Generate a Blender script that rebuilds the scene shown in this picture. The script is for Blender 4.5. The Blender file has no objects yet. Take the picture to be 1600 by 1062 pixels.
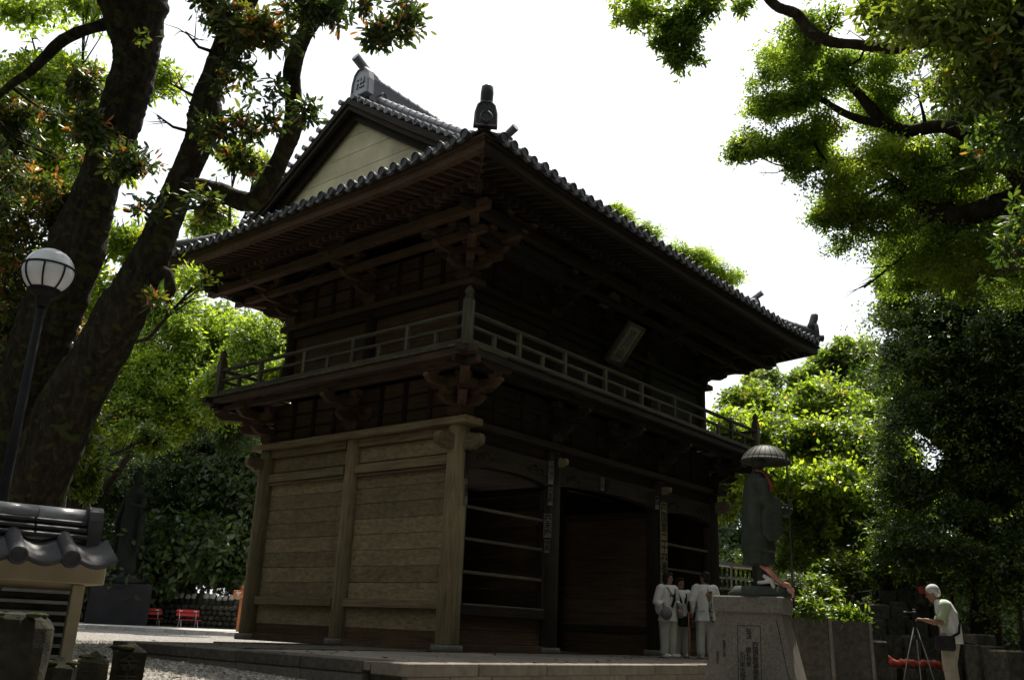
import bpy, bmesh, math, random
import numpy as np
from mathutils import Matrix, Vector
from mathutils.bvhtree import BVHTree
rnd = random.Random(7)
S = bpy.context.scene
COL = S.collection
# ------------------------------------------------------------------ camera
F = 1448.76
CAM = Vector((-11.596, -10.909, 0.36))
RC = Matrix(((0.635, -0.257, -0.729), (-0.772, -0.159, -0.616), (0.042, 0.953, -0.299)))
_x = RC.col[0].normalized(); _z = RC.col[2].normalized(); _y = _z.cross(_x).normalized(); _x = _y.cross(_z)
RC = Matrix((_x, _y, _z)).transposed()
cd = bpy.data.cameras.new('camera'); cam = bpy.data.objects.new('camera', cd); COL.objects.link(cam)
cam.matrix_world = Matrix.Translation(CAM) @ RC.to_4x4()
cd.sensor_width = 36; cd.lens = F * 36 / 1600; cd.clip_start = 0.05; cd.clip_end = 2000
S.camera = cam
# ------------------------------------------------------------------ sky, sun, exposure
SUN_EL, SUN_AZ = math.radians(64), (0.93, 0.37)
w = bpy.data.worlds.new('World'); S.world = w; w.use_nodes = True
nt = w.node_tree; nt.nodes.clear()
sky = nt.nodes.new('ShaderNodeTexSky'); sky.sky_type = 'NISHITA'; sky.sun_disc = False
sky.sun_elevation = SUN_EL; sky.sun_rotation = math.atan2(SUN_AZ[0], SUN_AZ[1])
sky.dust_density = 4.0; sky.air_density = 1.0; sky.ozone_density = 0.6
mixw = nt.nodes.new('ShaderNodeMixRGB'); mixw.inputs[0].default_value = 0.55
mixw.inputs[2].default_value = (10.5, 10.8, 11.0, 1)
bg = nt.nodes.new('ShaderNodeBackground'); bg.inputs[1].default_value = 0.10
wo = nt.nodes.new('ShaderNodeOutputWorld')
nt.links.new(sky.outputs[0], mixw.inputs[1]); nt.links.new(mixw.outputs[0], bg.inputs[0]); nt.links.new(bg.outputs[0], wo.inputs[0])
sl = bpy.data.lights.new('sun', 'SUN'); sl.energy = 5.0; sl.angle = math.radians(0.5); sl.color = (1, 0.94, 0.84)
so = bpy.data.objects.new('sun', sl); COL.objects.link(so)
sdir = Vector((SUN_AZ[0] * math.cos(SUN_EL), SUN_AZ[1] * math.cos(SUN_EL), math.sin(SUN_EL)))
so.rotation_euler = sdir.to_track_quat('Z', 'Y').to_euler(); so.location = (0, 0, 40)
S.view_settings.view_transform = 'Standard'; S.view_settings.look = 'None'
S.view_settings.exposure = 0.72; S.view_settings.gamma = 1; S.view_settings.use_curve_mapping = False
S.cycles.max_bounces = 8; S.cycles.transparent_max_bounces = 8

def at(px, py, D):
    """point of the place at depth D metres, seen in the photograph at px, py"""
    return CAM + (RC @ Vector((px - 800, -(py - 531), -F))) * (D / F)
def V(*a): return Vector(a)
def ground(x, y):
    t = min(1, max(0, (y + 5.5) / 6.5)); t = t * t * (3 - 2 * t)
    return -0.30 + 0.12 * t
# ------------------------------------------------------------------ object helpers
W = {}; KIDS = {}
def tag(o, label=None, cat=None, group=None, kind=None):
    if label: o['label'] = label
    if cat: o['category'] = cat
    if group: o['group'] = group
    if kind: o['kind'] = kind
    return o
def empty(name, loc, label, cat, group=None, rz=0):
    o = bpy.data.objects.new(name, None); COL.objects.link(o); o.empty_display_size = 0.2
    M = Matrix.Translation(loc) @ Matrix.Rotation(rz, 4, 'Z'); o.matrix_basis = M; W[o] = M
    return tag(o, label, cat, group)
def link(name, me, M=None, parent=None, **kw):
    """M is the world matrix of the new object"""
    o = bpy.data.objects.new(name, me); COL.objects.link(o)
    M = M if M is not None else Matrix()
    W[o] = M
    if parent is not None:
        o.parent = parent; o.matrix_basis = W[parent].inverted() @ M; KIDS.setdefault(parent, []).append(o)
    else: o.matrix_basis = M
    return tag(o, **kw)
def copy_tree(o, M, parent=None):
    c = o.copy(); COL.objects.link(c)
    if parent is None: c.matrix_basis = M; W[c] = M
    else: c.parent = parent; W[c] = W[parent] @ c.matrix_basis
    for ch in KIDS.get(o, []): copy_tree(ch, None, c)
    return c
def mk(verts, faces, mat, smooth=False):
    me = bpy.data.meshes.new('mesh'); me.from_pydata([tuple(v) for v in verts], [], faces); me.materials.append(mat)
    if smooth: me.polygons.foreach_set('use_smooth', [True] * len(me.polygons))
    me.update(); return me
class MB:
    def __init__(s): s.v = []; s.f = []
    def add(s, vf, M=None):
        v, f = vf; n = len(s.v)
        s.v += [tuple(M @ Vector(p)) for p in v] if M is not None else [tuple(p) for p in v]
        s.f += [tuple(i + n for i in q) for q in f]; return s
    def mesh(s, mat, smooth=False): return mk(s.v, s.f, mat, smooth)
    def build(s, name, mat, parent=None, M=None, smooth=False, origin=None, **kw):
        if origin is None and M is None:
            a = np.array(s.v); origin = Vector((a.min(0) + a.max(0)) / 2)
            if parent is None: origin.z = a[:, 2].min()
        if M is None:
            M = Matrix.Translation(origin); o = Vector(origin)
            s.v = [(p[0] - o.x, p[1] - o.y, p[2] - o.z) for p in s.v]
        return link(name, s.mesh(mat, smooth), M, parent, **kw)
def cbox(sx, sy, sz, b=0.008):
    """chamfered box centred on the origin"""
    b = min(b, sx * .3, sy * .3, sz * .3); hx, hy, hz = sx / 2, sy / 2, sz / 2
    v = []; idx = {}
    for i in (-1, 1):
        for j in (-1, 1):
            for k in (-1, 1):
                for ax in range(3):
                    p = [i * (hx - b), j * (hy - b), k * (hz - b)]; p[ax] = (i, j, k)[ax] * (hx, hy, hz)[ax]
                    idx[(i, j, k, ax)] = len(v); v.append(p)
    f = []
    def c(pts): f.append(tuple(pts))
    for ax in range(3):
        o1, o2 = [a for a in range(3) if a != ax]
        for s_ in (-1, 1):
            q = []
            for a, b_ in ((-1, -1), (1, -1), (1, 1), (-1, 1)):
                k = [0, 0, 0]; k[ax] = s_; k[o1] = a; k[o2] = b_; q.append(idx[(*k, ax)])
            if (s_ > 0) == (ax == 1): q.reverse()
            c(q)
    for ax in range(3):
        o1, o2 = [a for a in range(3) if a != ax]
        for a in (-1, 1):
            for b_ in (-1, 1):
                k1 = [0, 0, 0]; k2 = [0, 0, 0]
                k1[ax] = -1; k2[ax] = 1; k1[o1] = k2[o1] = a; k1[o2] = k2[o2] = b_
                q = [idx[(*k1, o1)], idx[(*k2, o1)], idx[(*k2, o2)], idx[(*k1, o2)]]
                if (a * b_ > 0) != (ax == 1): q.reverse()
                c(q)
    for i in (-1, 1):
        for j in (-1, 1):
            for k in (-1, 1):
                q = [idx[(i, j, k, 0)], idx[(i, j, k, 1)], idx[(i, j, k, 2)]]
                if i * j * k < 0: q.reverse()
                c(q)
    return v, f
_bc = {}
RY = Matrix.Rotation(-math.pi / 2, 4, 'Y'); RZ = Matrix.Rotation(math.pi / 2, 4, 'Z')
def box(name, c, size, mat, parent=None, R=None, bev=.008, **kw):
    """box part; its longest side runs along its own X so that wood grain follows it"""
    sx, sy, sz = size; M = Matrix.Translation(c) @ (R.to_4x4() if R is not None else Matrix())
    if sy >= sx and sy >= sz: d = (sy, sx, sz); M = M @ RZ
    elif sz > sx and sz > sy: d = (sz, sy, sx); M = M @ RY
    else: d = (sx, sy, sz)
    key = (round(d[0], 3), round(d[1], 3), round(d[2], 3), mat.name, bev)
    if key not in _bc: _bc[key] = mk(*cbox(*d, bev), mat)
    return link(name, _bc[key], M, parent, **kw)
def tube(path, radii, n=10, cap=True, squash=None, wob=0, seed=0):
    path = [Vector(p) for p in path]; v = []; f = []; r0 = random.Random(seed); m = len(path)
    if not hasattr(radii, '__len__'): radii = [radii] * m
    up = None
    for i, p in enumerate(path):
        t = (path[min(i + 1, m - 1)] - path[max(i - 1, 0)]).normalized()
        if up is None:
            up = Vector((0, 0, 1)) if abs(t.z) < .9 else Vector((1, 0, 0))
        s_ = t.cross(up).normalized(); up = s_.cross(t).normalized()
        for k in range(n):
            a = 2 * math.pi * k / n; r = radii[i] * (1 + (r0.uniform(-wob, wob) if wob else 0))
            v.append(p + s_ * math.cos(a) * r + up * math.sin(a) * r * (squash or 1))
    for i in range(m - 1):
        for k in range(n):
            a = i * n + k; b = i * n + (k + 1) % n; f.append((a, a + n, b + n, b))
    if cap: f.append(tuple(range(n))); f.append(tuple(range((m - 1) * n, m * n))[::-1])
    return v, f
def loft(rings, n=20, fold=0, nf=9, seed=0, cap=True):
    """rings: (x, y, z, rx, ry[, tilt]); horizontal ellipses stacked into one skin"""
    v = []; f = []; r0 = random.Random(seed); ph = r0.uniform(0, 6)
    for i, rg in enumerate(rings):
        x, y, z, rx, ry = rg[:5]; tl = rg[5] if len(rg) > 5 else 0
        for k in range(n):
            a = 2 * math.pi * k / n
            m = 1 + fold * (math.sin(nf * a + ph + z * 3) * .6 + math.sin((nf * 1.7) * a - ph * 2 + z * 5) * .4)
            dx, dy = rx * m * math.cos(a), ry * m * math.sin(a)
            v.append((x + dx, y + dy, z + tl * dx))
    for i in range(len(rings) - 1):
        for k in range(n):
            a = i * n + k; b = i * n + (k + 1) % n; f.append((a, b, b + n, a + n))
    if cap: f.append(tuple(range(n))[::-1]); f.append(tuple(range((len(rings) - 1) * n, len(rings) * n)))
    return v, f
def ball(c, rx, ry, rz, n=14, m=9):
    v = [(c[0], c[1], c[2] - rz)]; f = []
    for i in range(1, m):
        t = math.pi * i / m
        for k in range(n):
            a = 2 * math.pi * k / n
            v.append((c[0] + rx * math.sin(t) * math.cos(a), c[1] + ry * math.sin(t) * math.sin(a), c[2] - rz * math.cos(t)))
    v.append((c[0], c[1], c[2] + rz)); L = len(v) - 1
    for k in range(n): f.append((0, 1 + (k + 1) % n, 1 + k)); f.append((L, L - n + k, L - n + (k + 1) % n))
    for i in range(m - 2):
        for k in range(n):
            a = 1 + i * n + k; b = 1 + i * n + (k + 1) % n; f.append((a, b, b + n, a + n))
    return v, f
def extrude(outline, depth):
    """outline in the XZ plane, thickness along Y, centred"""
    n = len(outline); v = [(p[0], -depth / 2, p[1]) for p in outline] + [(p[0], depth / 2, p[1]) for p in outline]
    f = [tuple(range(n)), tuple(range(n, 2 * n))[::-1]] + [(i, i + n, (i + 1) % n + n, (i + 1) % n) for i in range(n)]
    return v, f
def frame(o, x, z=(0, 0, 1)):
    """world matrix whose X runs along x, Z near z"""
    x = Vector(x).normalized(); y = Vector(z).cross(x).normalized(); zz = x.cross(y)
    return Matrix.Translation(o) @ Matrix((x, y, zz)).transposed().to_4x4()
# ------------------------------------------------------------------ materials
def newmat(name):
    m = bpy.data.materials.new(name); m.use_nodes = True; n = m.node_tree
    return m, n, n.nodes['Principled BSDF'], n.nodes['Material Output']
def ramp(n, fac, stops):
    r = n.nodes.new('ShaderNodeValToRGB'); e = r.color_ramp.elements
    while len(e) < len(stops): e.new(0.5)
    for q, (p, c) in zip(e, stops): q.position = p; q.color = (*c, 1)
    n.links.new(fac, r.inputs[0]); return r.outputs[0]
def math_(n, op, a, b):
    q = n.nodes.new('ShaderNodeMath'); q.operation = op
    for i, s_ in enumerate((a, b)):
        if isinstance(s_, (int, float)): q.inputs[i].default_value = s_
        else: n.links.new(s_, q.inputs[i])
    return q.outputs[0]
def surf(name, c1, c2, scale=(6, 6, 6), rough=.8, bump=.3, det=6, c3=None, spk=None, rnd_amt=.25, spec=.15, dist=.02, island=False, coord='Object'):
    m, n, b, out = newmat(name)
    tc = n.nodes.new('ShaderNodeTexCoord'); oi = n.nodes.new('ShaderNodeObjectInfo')
    mp = n.nodes.new('ShaderNodeMapping'); mp.inputs['Scale'].default_value = scale
    n.links.new(tc.outputs[coord], mp.inputs[0])
    off = n.nodes.new('ShaderNodeVectorMath'); off.operation = 'ADD'
    sc = n.nodes.new('ShaderNodeMath'); sc.operation = 'MULTIPLY'; sc.inputs[1].default_value = 37
    n.links.new(oi.outputs['Random'], sc.inputs[0]); n.links.new(mp.outputs[0], off.inputs[0]); n.links.new(sc.outputs[0], off.inputs[1])
    nz = n.nodes.new('ShaderNodeTexNoise'); nz.inputs['Detail'].default_value = det; nz.inputs['Roughness'].default_value = .65
    nz.inputs['Scale'].default_value = 1; n.links.new(off.outputs[0], nz.inputs['Vector'])
    st = [(.3, c1), (.68, c2)] if c3 is None else [(.28, c1), (.5, c2), (.72, c3)]
    col = ramp(n, nz.outputs[0], st)
    hsv = n.nodes.new('ShaderNodeHueSaturation'); n.links.new(col, hsv.inputs['Color'])
    v = math_(n, 'MULTIPLY_ADD', oi.outputs['Random'], rnd_amt * 2); v.node.inputs[2].default_value = 1 - rnd_amt
    n.links.new(v, hsv.inputs['Value']); colo = hsv.outputs[0]
    # large soft weathering
    n2 = n.nodes.new('ShaderNodeTexNoise'); n2.inputs['Scale'].default_value = 1.7; n2.inputs['Detail'].default_value = 4
    n.links.new(tc.outputs[coord], n2.inputs['Vector'])
    mx = n.nodes.new('ShaderNodeMixRGB'); mx.blend_type = 'MULTIPLY'; mx.inputs[0].default_value = .6
    n.links.new(colo, mx.inputs[1]); n.links.new(ramp(n, n2.outputs[0], [(.3, (.55, .55, .55)), (.65, (1, 1, 1))]), mx.inputs[2]); colo = mx.outputs[0]
    if spk:
        vz = n.nodes.new('ShaderNodeTexNoise'); vz.inputs['Scale'].default_value = spk[1]; vz.inputs['Detail'].default_value = 2
        mp2 = n.nodes.new('ShaderNodeMapping'); mp2.inputs['Scale'].default_value = (.45, 1, 1)
        n.links.new(tc.outputs[coord], mp2.inputs[0]); n.links.new(mp2.outputs[0], vz.inputs['Vector'])
        m3 = n.nodes.new('ShaderNodeMixRGB'); n.links.new(colo, m3.inputs[1]); m3.inputs[2].default_value = (*spk[0], 1)
        n.links.new(ramp(n, vz.outputs[0], [(spk[2], (0, 0, 0)), (spk[2] + .05, (1, 1, 1))]), m3.inputs[0]); colo = m3.outputs[0]
    n.links.new(colo, b.inputs['Base Color']); b.inputs['Roughness'].default_value = rough
    b.inputs['Specular IOR Level'].default_value = spec
    bp = n.nodes.new('ShaderNodeBump'); bp.inputs['Strength'].default_value = bump; bp.inputs['Distance'].default_value = dist
    n.links.new(nz.outputs[0], bp.inputs['Height']); n.links.new(bp.outputs[0], b.inputs['Normal'])
    return m
WG = (1.6, 26, 26)
M_ = {}
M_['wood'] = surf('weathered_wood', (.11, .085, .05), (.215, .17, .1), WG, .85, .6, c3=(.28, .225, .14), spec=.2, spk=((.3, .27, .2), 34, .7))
M_['board'] = surf('wall_plank_wood', (.15, .118, .07), (.25, .2, .12), (7, 16, 16), .9, 1.0, c3=(.33, .27, .165), spec=.1, rnd_amt=.22, spk=((.36, .31, .22), 60, .68))
M_['board_low'] = surf('dark_brown_plank_wood', (.06, .036, .02), (.12, .08, .045), (1.2, 20, 20), .85, .4, rnd_amt=.15, spk=((.3, .26, .19), 45, .69))  # darker red-brown planks for the low boards and upper wall
M_['dwood'] = surf('shaded_wood', (.018, .014, .0105), (.036, .028, .021), WG, .88, .45, c3=(.055, .042, .032), spec=.2)  # same wood as the side wall; the front's shade is put into its colour
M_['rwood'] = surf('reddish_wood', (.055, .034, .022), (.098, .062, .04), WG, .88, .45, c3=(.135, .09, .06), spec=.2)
M_['gwood'] = surf('grey_green_rail_wood', (.055, .05, .035), (.105, .096, .066), WG, .88, .5, c3=(.16, .147, .105), spec=.2)
M_['cream'] = surf('cream_gable_board', (.62, .55, .36), (.75, .67, .46), (1, 3, 3), .8, .1, rnd_amt=.05, spec=.2)
M_['plaster'] = surf('cream_plaster', (.36, .3, .2), (.45, .39, .27), (4, 4, 4), .9, .2, rnd_amt=.05, spec=.1)
M_['tile'] = surf('smoked_roof_tile', (.12, .12, .13), (.2, .2, .215), (5, 5, 5), .34, .15, c3=(.27, .27, .285), spec=.6, rnd_amt=.2)
M_['tile2'] = surf('dark_smooth_tile', (.035, .035, .04), (.06, .06, .066), (7, 7, 7), .5, .12, spec=.3, rnd_amt=.1)
M_['granite'] = surf('grey_granite', (.12, .11, .092), (.19, .175, .15), (30, 30, 30), .8, .35, c3=(.25, .23, .2), dist=.006, rnd_amt=.08, spk=((.09, .085, .08), 90, .62))
M_['granite2'] = surf('dark_granite', (.055, .05, .042), (.095, .086, .073), (14, 14, 14), .85, .4, c3=(.14, .127, .108), dist=.01, rnd_amt=.12)  # darker granite; on the podium's left top, shade is put into its colour
M_['paving'] = surf('podium_stone', (.16, .14, .115), (.25, .22, .18), (9, 9, 9), .85, .3, dist=.006, rnd_amt=.12)
M_['pale'] = surf('pale_paving', (.42, .4, .37), (.52, .5, .46), (9, 9, 9), .85, .2, dist=.004)
M_['moss'] = surf('mossy_stone', (.012, .0115, .008), (.03, .029, .019), (9, 9, 9), .95, 1, c3=(.055, .055, .034), dist=.03)
M_['lichen'] = surf('moss_green', (.022, .027, .01), (.055, .06, .022), (18, 18, 18), 1, .8, dist=.03)
M_['grave'] = surf('old_grave_stone', (.03, .03, .022), (.065, .062, .048), (11, 11, 11), .95, .6, c3=(.11, .103, .085), dist=.02, rnd_amt=.35)
M_['bronze'] = surf('dark_green_bronze', (.024, .03, .023), (.042, .05, .038), (7, 7, 7), .62, .2, c3=(.06, .07, .056), spec=.2, rnd_amt=.05)
M_['hat'] = surf('lit_bronze_hat', (.055, .058, .046), (.1, .1, .08), (7, 7, 7), .6, .2, rnd_amt=.05)  # bronze made paler; light falling on the hat is put into its colour
M_['white'] = surf('white_cotton', (.7, .68, .67), (.8, .78, .77), (8, 8, 8), .9, .15, rnd_amt=.04, spec=.1)
M_['offw'] = surf('off_white_cotton', (.5, .49, .45), (.6, .58, .53), (8, 8, 8), .9, .15, rnd_amt=.04, spec=.1)
M_['khaki'] = surf('beige_trouser', (.3, .27, .21), (.38, .34, .27), (14, 14, 14), .9, .2, rnd_amt=.04, spec=.1)
M_['green'] = surf('pale_green_shirt', (.4, .46, .3), (.47, .53, .36), (8, 8, 8), .9, .15, rnd_amt=.04, spec=.1)
M_['red'] = surf('faded_red_cloth', (.5, .1, .07), (.62, .17, .12), (9, 9, 9), .9, .3, rnd_amt=.1, spec=.1)
M_['pinkc'] = surf('salmon_cloth', (.6, .25, .2), (.72, .36, .29), (9, 9, 9), .9, .3, rnd_amt=.1, spec=.1)
M_['redp'] = surf('red_bench_paint', (.42, .03, .03), (.5, .05, .045), (5, 20, 20), .5, .1, rnd_amt=.05)
M_['orange'] = surf('orange_post_paint', (.36, .12, .045), (.45, .16, .06), (5, 20, 20), .6, .1)
M_['black'] = surf('black_metal', (.012, .012, .013), (.02, .02, .022), (9, 9, 9), .6, .05, spec=.12)
M_['dbronze'] = surf('shaded_bronze', (.012, .015, .012), (.024, .028, .022), (3, 3, 3), .8, .2, spec=.1)  # darker bronze copy; tree shade over the goddess is put into its colour
M_['charcoal'] = surf('charcoal_slab', (.018, .018, .02), (.028, .028, .031), (2, 2, 2), .6, .1)
M_['steel'] = surf('grey_painted_steel', (.45, .45, .45), (.55, .55, .55), (9, 9, 9), .45, .05)
M_['skin'] = surf('skin', (.26, .145, .095), (.33, .19, .13), (20, 20, 20), .6, .1, rnd_amt=.04)
M_['hair'] = surf('dark_hair', (.012, .01, .009), (.03, .025, .022), (8, 60, 60), .6, .6)
M_['whair'] = surf('white_hair', (.5, .49, .47), (.68, .67, .64), (60, 60, 30), .8, .9)
M_['bag'] = surf('black_bag', (.014, .014, .014), (.03, .03, .03), (20, 20, 20), .8, .3)
M_['greyc'] = surf('grey_cloth', (.15, .15, .16), (.25, .25, .26), (20, 20, 20), .9, .3)
M_['ink'] = surf('black_ink', (.01, .01, .01), (.02, .02, .02), (9, 9, 9), .9, 0)
M_['paper'] = surf('aged_paper', (.13, .127, .115), (.2, .193, .175), (9, 9, 9), .9, .05)
M_['carve'] = surf('carved_letter', (.03, .027, .022), (.05, .045, .04), (9, 9, 9), .95, .2)
M_['tan'] = surf('tan_leather', (.25, .1, .05), (.35, .16, .09), (9, 9, 9), .7, .1)
M_['bark'] = surf('tree_bark', (.016, .013, .009), (.04, .031, .022), (9, 9, 3), .95, 1, c3=(.08, .065, .045), dist=.05, rnd_amt=.1, spk=((.1, .095, .065), 9, .68), coord='Generated' if False else 'Object')
M_['mossbark'] = surf('mossy_bark', (.014, .012, .008), (.035, .029, .019), (14, 14, 5), .95, 1, c3=(.075, .066, .04), dist=.05, rnd_amt=.1, spk=((.05, .06, .02), 9, .58))
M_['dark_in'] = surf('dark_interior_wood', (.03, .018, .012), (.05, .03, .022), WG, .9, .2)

def leafmat(name, stops, trans=.45, tcol=(1, 1, .35), rough=.42):
    m, n, b, out = newmat(name)
    at_ = n.nodes.new('ShaderNodeAttribute'); at_.attribute_name = 'tint'
    col = ramp(n, at_.outputs['Fac'], stops)
    n.links.new(col, b.inputs['Base Color']); b.inputs['Roughness'].default_value = rough
    b.inputs['Specular IOR Level'].default_value = .5
    tr = n.nodes.new('ShaderNodeBsdfTranslucent'); mu = n.nodes.new('ShaderNodeMixRGB'); mu.blend_type = 'MULTIPLY'; mu.inputs[0].default_value = 1
    n.links.new(col, mu.inputs[1]); mu.inputs[2].default_value = (tcol[0] * 2.6, tcol[1] * 2.6, tcol[2] * 2.6, 1)
    n.links.new(mu.outputs[0], tr.inputs[0])
    ms = n.nodes.new('ShaderNodeMixShader'); ms.inputs[0].default_value = trans
    n.links.new(b.outputs[0], ms.inputs[1]); n.links.new(tr.outputs[0], ms.inputs[2]); n.links.new(ms.outputs[0], out.inputs[0])
    return m
L_near = leafmat('evergreen_leaf_with_new_red', [(0, (.018, .035, .014)), (.5, (.035, .062, .018)), (.78, (.13, .15, .03)), (.86, (.26, .1, .05)), (1, (.38, .15, .09))], .3)
L_dark = leafmat('dark_evergreen_leaf', [(0, (.022, .04, .014)), (.6, (.045, .075, .022)), (1, (.09, .12, .03))], .35)
L_mid = leafmat('green_leaf', [(0, (.025, .05, .013)), (.45, (.065, .11, .022)), (.8, (.2, .24, .04)), (1, (.3, .12, .06))], .48)
L_fine = leafmat('fine_green_leaf', [(0, (.035, .065, .018)), (.45, (.09, .145, .03)), (.8, (.22, .27, .05)), (1, (.3, .14, .06))], .58)
L_deep = leafmat('deep_green_leaf', [(0, (.02, .038, .012)), (.5, (.042, .075, .02)), (.8, (.15, .19, .035)), (1, (.25, .12, .05))], .42)
L_lime = leafmat('lime_leaf', [(0, (.035, .06, .015)), (.4, (.11, .16, .024)), (.8, (.25, .32, .05)), (1, (.3, .17, .05))], .55)
# ------------------------------------------------------------------ foliage
def leaves(name_seed, clumps, n, size, k=6, mat=L_dark, ratio=.4, flat=.5, near=False, redp=0.0, thr=-.15, nscale=.9, bias=2.2, spread=1.0, sub=0, solid=1.0, fuzz=.14):
    """leaf rosettes spread through clump ellipsoids (centre, (rx, ry, rz)); one mesh of leaf-sized faces"""
    rs = np.random.RandomState(name_seed)
    cs = np.array([c[0] for c in clumps], float); rr = np.array([c[1] for c in clumps], float)
    if sub:                                   # break every clump into smaller uneven sprays
        nc = []; nr = []
        for c, r in zip(cs, rr):
            for q in range(sub):
                dd = rs.normal(size=3); dd /= np.linalg.norm(dd); e = rs.rand() ** .45 * .92
                nc.append(c + dd * e * r * np.array([1.1, 1.1, .95])); sc = rs.uniform(.2, .46)
                nr.append(r * sc * np.array([rs.uniform(.8, 1.4), rs.uniform(.8, 1.4), rs.uniform(.4, .75)]))
            if rs.rand() < solid: nc.append(c); nr.append(r * 1.02)
        cs = np.array(nc); rr = np.array(nr)
    vol = (rr[:, 0] * rr[:, 1] * rr[:, 2]) ** (.62 if sub else .7); vol *= rs.uniform(.5, 1.5, len(vol)); p = vol / vol.sum()
    N = int(n * 1.6); ci = rs.choice(len(cs), N, p=p)
    d = rs.normal(size=(N, 3)); d /= np.linalg.norm(d, axis=1)[:, None]
    rad = rs.rand(N) ** (1 / bias)
    P = cs[ci] + d * rad[:, None] * rr[ci] + rs.normal(size=(N, 3)) * rr[ci] * fuzz
    # uneven clumping: cheap sum-of-sines field
    ph = rs.rand(6, 3) * 6.28; fr = rs.normal(size=(6, 3)) * nscale * 1.6
    fld = sum(np.sin(P @ fr[i] + ph[i, 0]) for i in range(6)) / 6
    P = P[fld > thr][:n]; d = d[fld > thr][:n]; fsel = fld[fld > thr][:n]; m = len(P)
    ax = d * .7 + np.array([0, 0, flat]) + rs.normal(size=(m, 3)) * .35; ax /= np.linalg.norm(ax, axis=1)[:, None]
    tmp = np.where(np.abs(ax[:, 2:3]) < .9, [[0, 0, 1.]], [[1., 0, 0]])
    u = np.cross(ax, tmp); u /= np.linalg.norm(u, axis=1)[:, None]; v = np.cross(ax, u)
    red = rs.rand(m) < redp
    ang = (np.arange(k)[None] * 2 * math.pi / k + rs.rand(m, 1) * 6.28 + rs.normal(size=(m, k)) * .25)
    el = np.clip(rs.normal(.25, .35, size=(m, k)), -.5, 1.1); el = np.where(red[:, None], el * .4 + .7, el)
    dirs = (np.cos(ang) * np.cos(el))[..., None] * u[:, None] + (np.sin(ang) * np.cos(el))[..., None] * v[:, None] + np.sin(el)[..., None] * ax[:, None]
    dirs[..., 2] -= .25; dirs /= np.linalg.norm(dirs, axis=2)[..., None]
    L = size * rs.uniform(.65, 1.25, size=(m, k)); base = P[:, None] + dirs * (L * .25)[..., None] * spread + rs.normal(size=(m, k, 3)) * size * .25 * spread
    side = np.cross(dirs, ax[:, None] + rs.normal(size=(m, k, 3)) * .4); side /= np.linalg.norm(side, axis=2)[..., None] + 1e-9
    nrm = np.cross(side, dirs)
    base = base.reshape(-1, 3); dirs = dirs.reshape(-1, 3); side = side.reshape(-1, 3); nrm = nrm.reshape(-1, 3); L = L.reshape(-1, 1)
    wd = L * ratio * .5; q = len(base)
    if near:
        v6 = np.stack([base, base + dirs * L * .4 + side * wd * .8, base + dirs * L * .75 + side * wd * .85 - nrm * L * .02, base + dirs * L - nrm * L * .1,
                       base + dirs * L * .75 - side * wd * .85 - nrm * L * .02, base + dirs * L * .4 - side * wd * .8], 1)
        nv = 6; loops = np.array([0, 1, 2, 3, 0, 3, 4, 5]); nl = 8; starts = [0, 4]
    else:
        v6 = np.stack([base, base + dirs * L * .55 + side * wd, base + dirs * L, base + dirs * L * .55 - side * wd], 1)
        nv = 4; loops = np.array([0, 1, 2, 3]); nl = 4; starts = [0]
    co = v6.reshape(-1, 3).astype(np.float32)
    li = (loops[None] + (np.arange(q) * nv)[:, None]).reshape(-1).astype(np.int32)
    me = bpy.data.meshes.new('crown')
    me.vertices.add(len(co)); me.vertices.foreach_set('co', co.ravel())
    me.loops.add(len(li)); me.loops.foreach_set('vertex_index', li)
    ls = (np.array(starts)[None] + (np.arange(q) * nl)[:, None]).reshape(-1).astype(np.int32)
    me.polygons.add(len(ls)); me.polygons.foreach_set('loop_start', ls)
    try: me.polygons.foreach_set('loop_total', np.full(len(ls), 4, np.int32))
    except Exception: pass
    me.update(calc_edges=True)
    t = np.clip(.45 + .5 * np.repeat(fsel, k) + rs.normal(size=q) * .22, 0, .79)
    t = np.where(np.repeat(red, k), rs.uniform(.84, 1, size=q), t)
    a = me.attributes.new('tint', 'FLOAT', 'POINT'); a.data.foreach_set('value', np.repeat(t, nv).astype(np.float32))
    me.materials.append(mat); return me
def recenter(me, o):
    me.transform(Matrix.Translation(-Vector(o))); return me
# ================================================================== ground
def ground_mesh():
    xs = np.concatenate([np.linspace(-300, -16, 12), np.linspace(-15, 20, 71), np.linspace(22, 400, 20)])
    ys = np.concatenate([np.linspace(-300, -16, 12), np.linspace(-15, 30, 91), np.linspace(32, 400, 20)])
    v = [(x, y, ground(x, y)) for y in ys for x in xs]; n = len(xs)
    f = [(j * n + i, j * n + i + 1, (j + 1) * n + i + 1, (j + 1) * n + i) for j in range(len(ys) - 1) for i in range(n - 1)]
    return v, f
m, n_, b_, out_ = newmat('gravel_ground')
tc = n_.nodes.new('ShaderNodeTexCoord'); vo = n_.nodes.new('ShaderNodeTexVoronoi'); vo.inputs['Scale'].default_value = 22
n_.links.new(tc.outputs['Object'], vo.inputs['Vector'])
sp = n_.nodes.new('ShaderNodeSeparateColor'); n_.links.new(vo.outputs['Color'], sp.inputs[0])
gc = ramp(n_, sp.outputs[0], [(0, (.16, .145, .125)), (.5, (.3, .28, .245)), (1, (.5, .47, .42))])
dk = n_.nodes.new('ShaderNodeMixRGB'); dk.blend_type = 'MULTIPLY'; dk.inputs[0].default_value = 1
n_.links.new(gc, dk.inputs[1]); n_.links.new(ramp(n_, vo.outputs['Distance'], [(.25, (1, 1, 1)), (.7, (.3, .3, .3))]), dk.inputs[2])
n_.links.new(dk.outputs[0], b_.inputs['Base Color']); b_.inputs['Roughness'].default_value = .9
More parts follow.
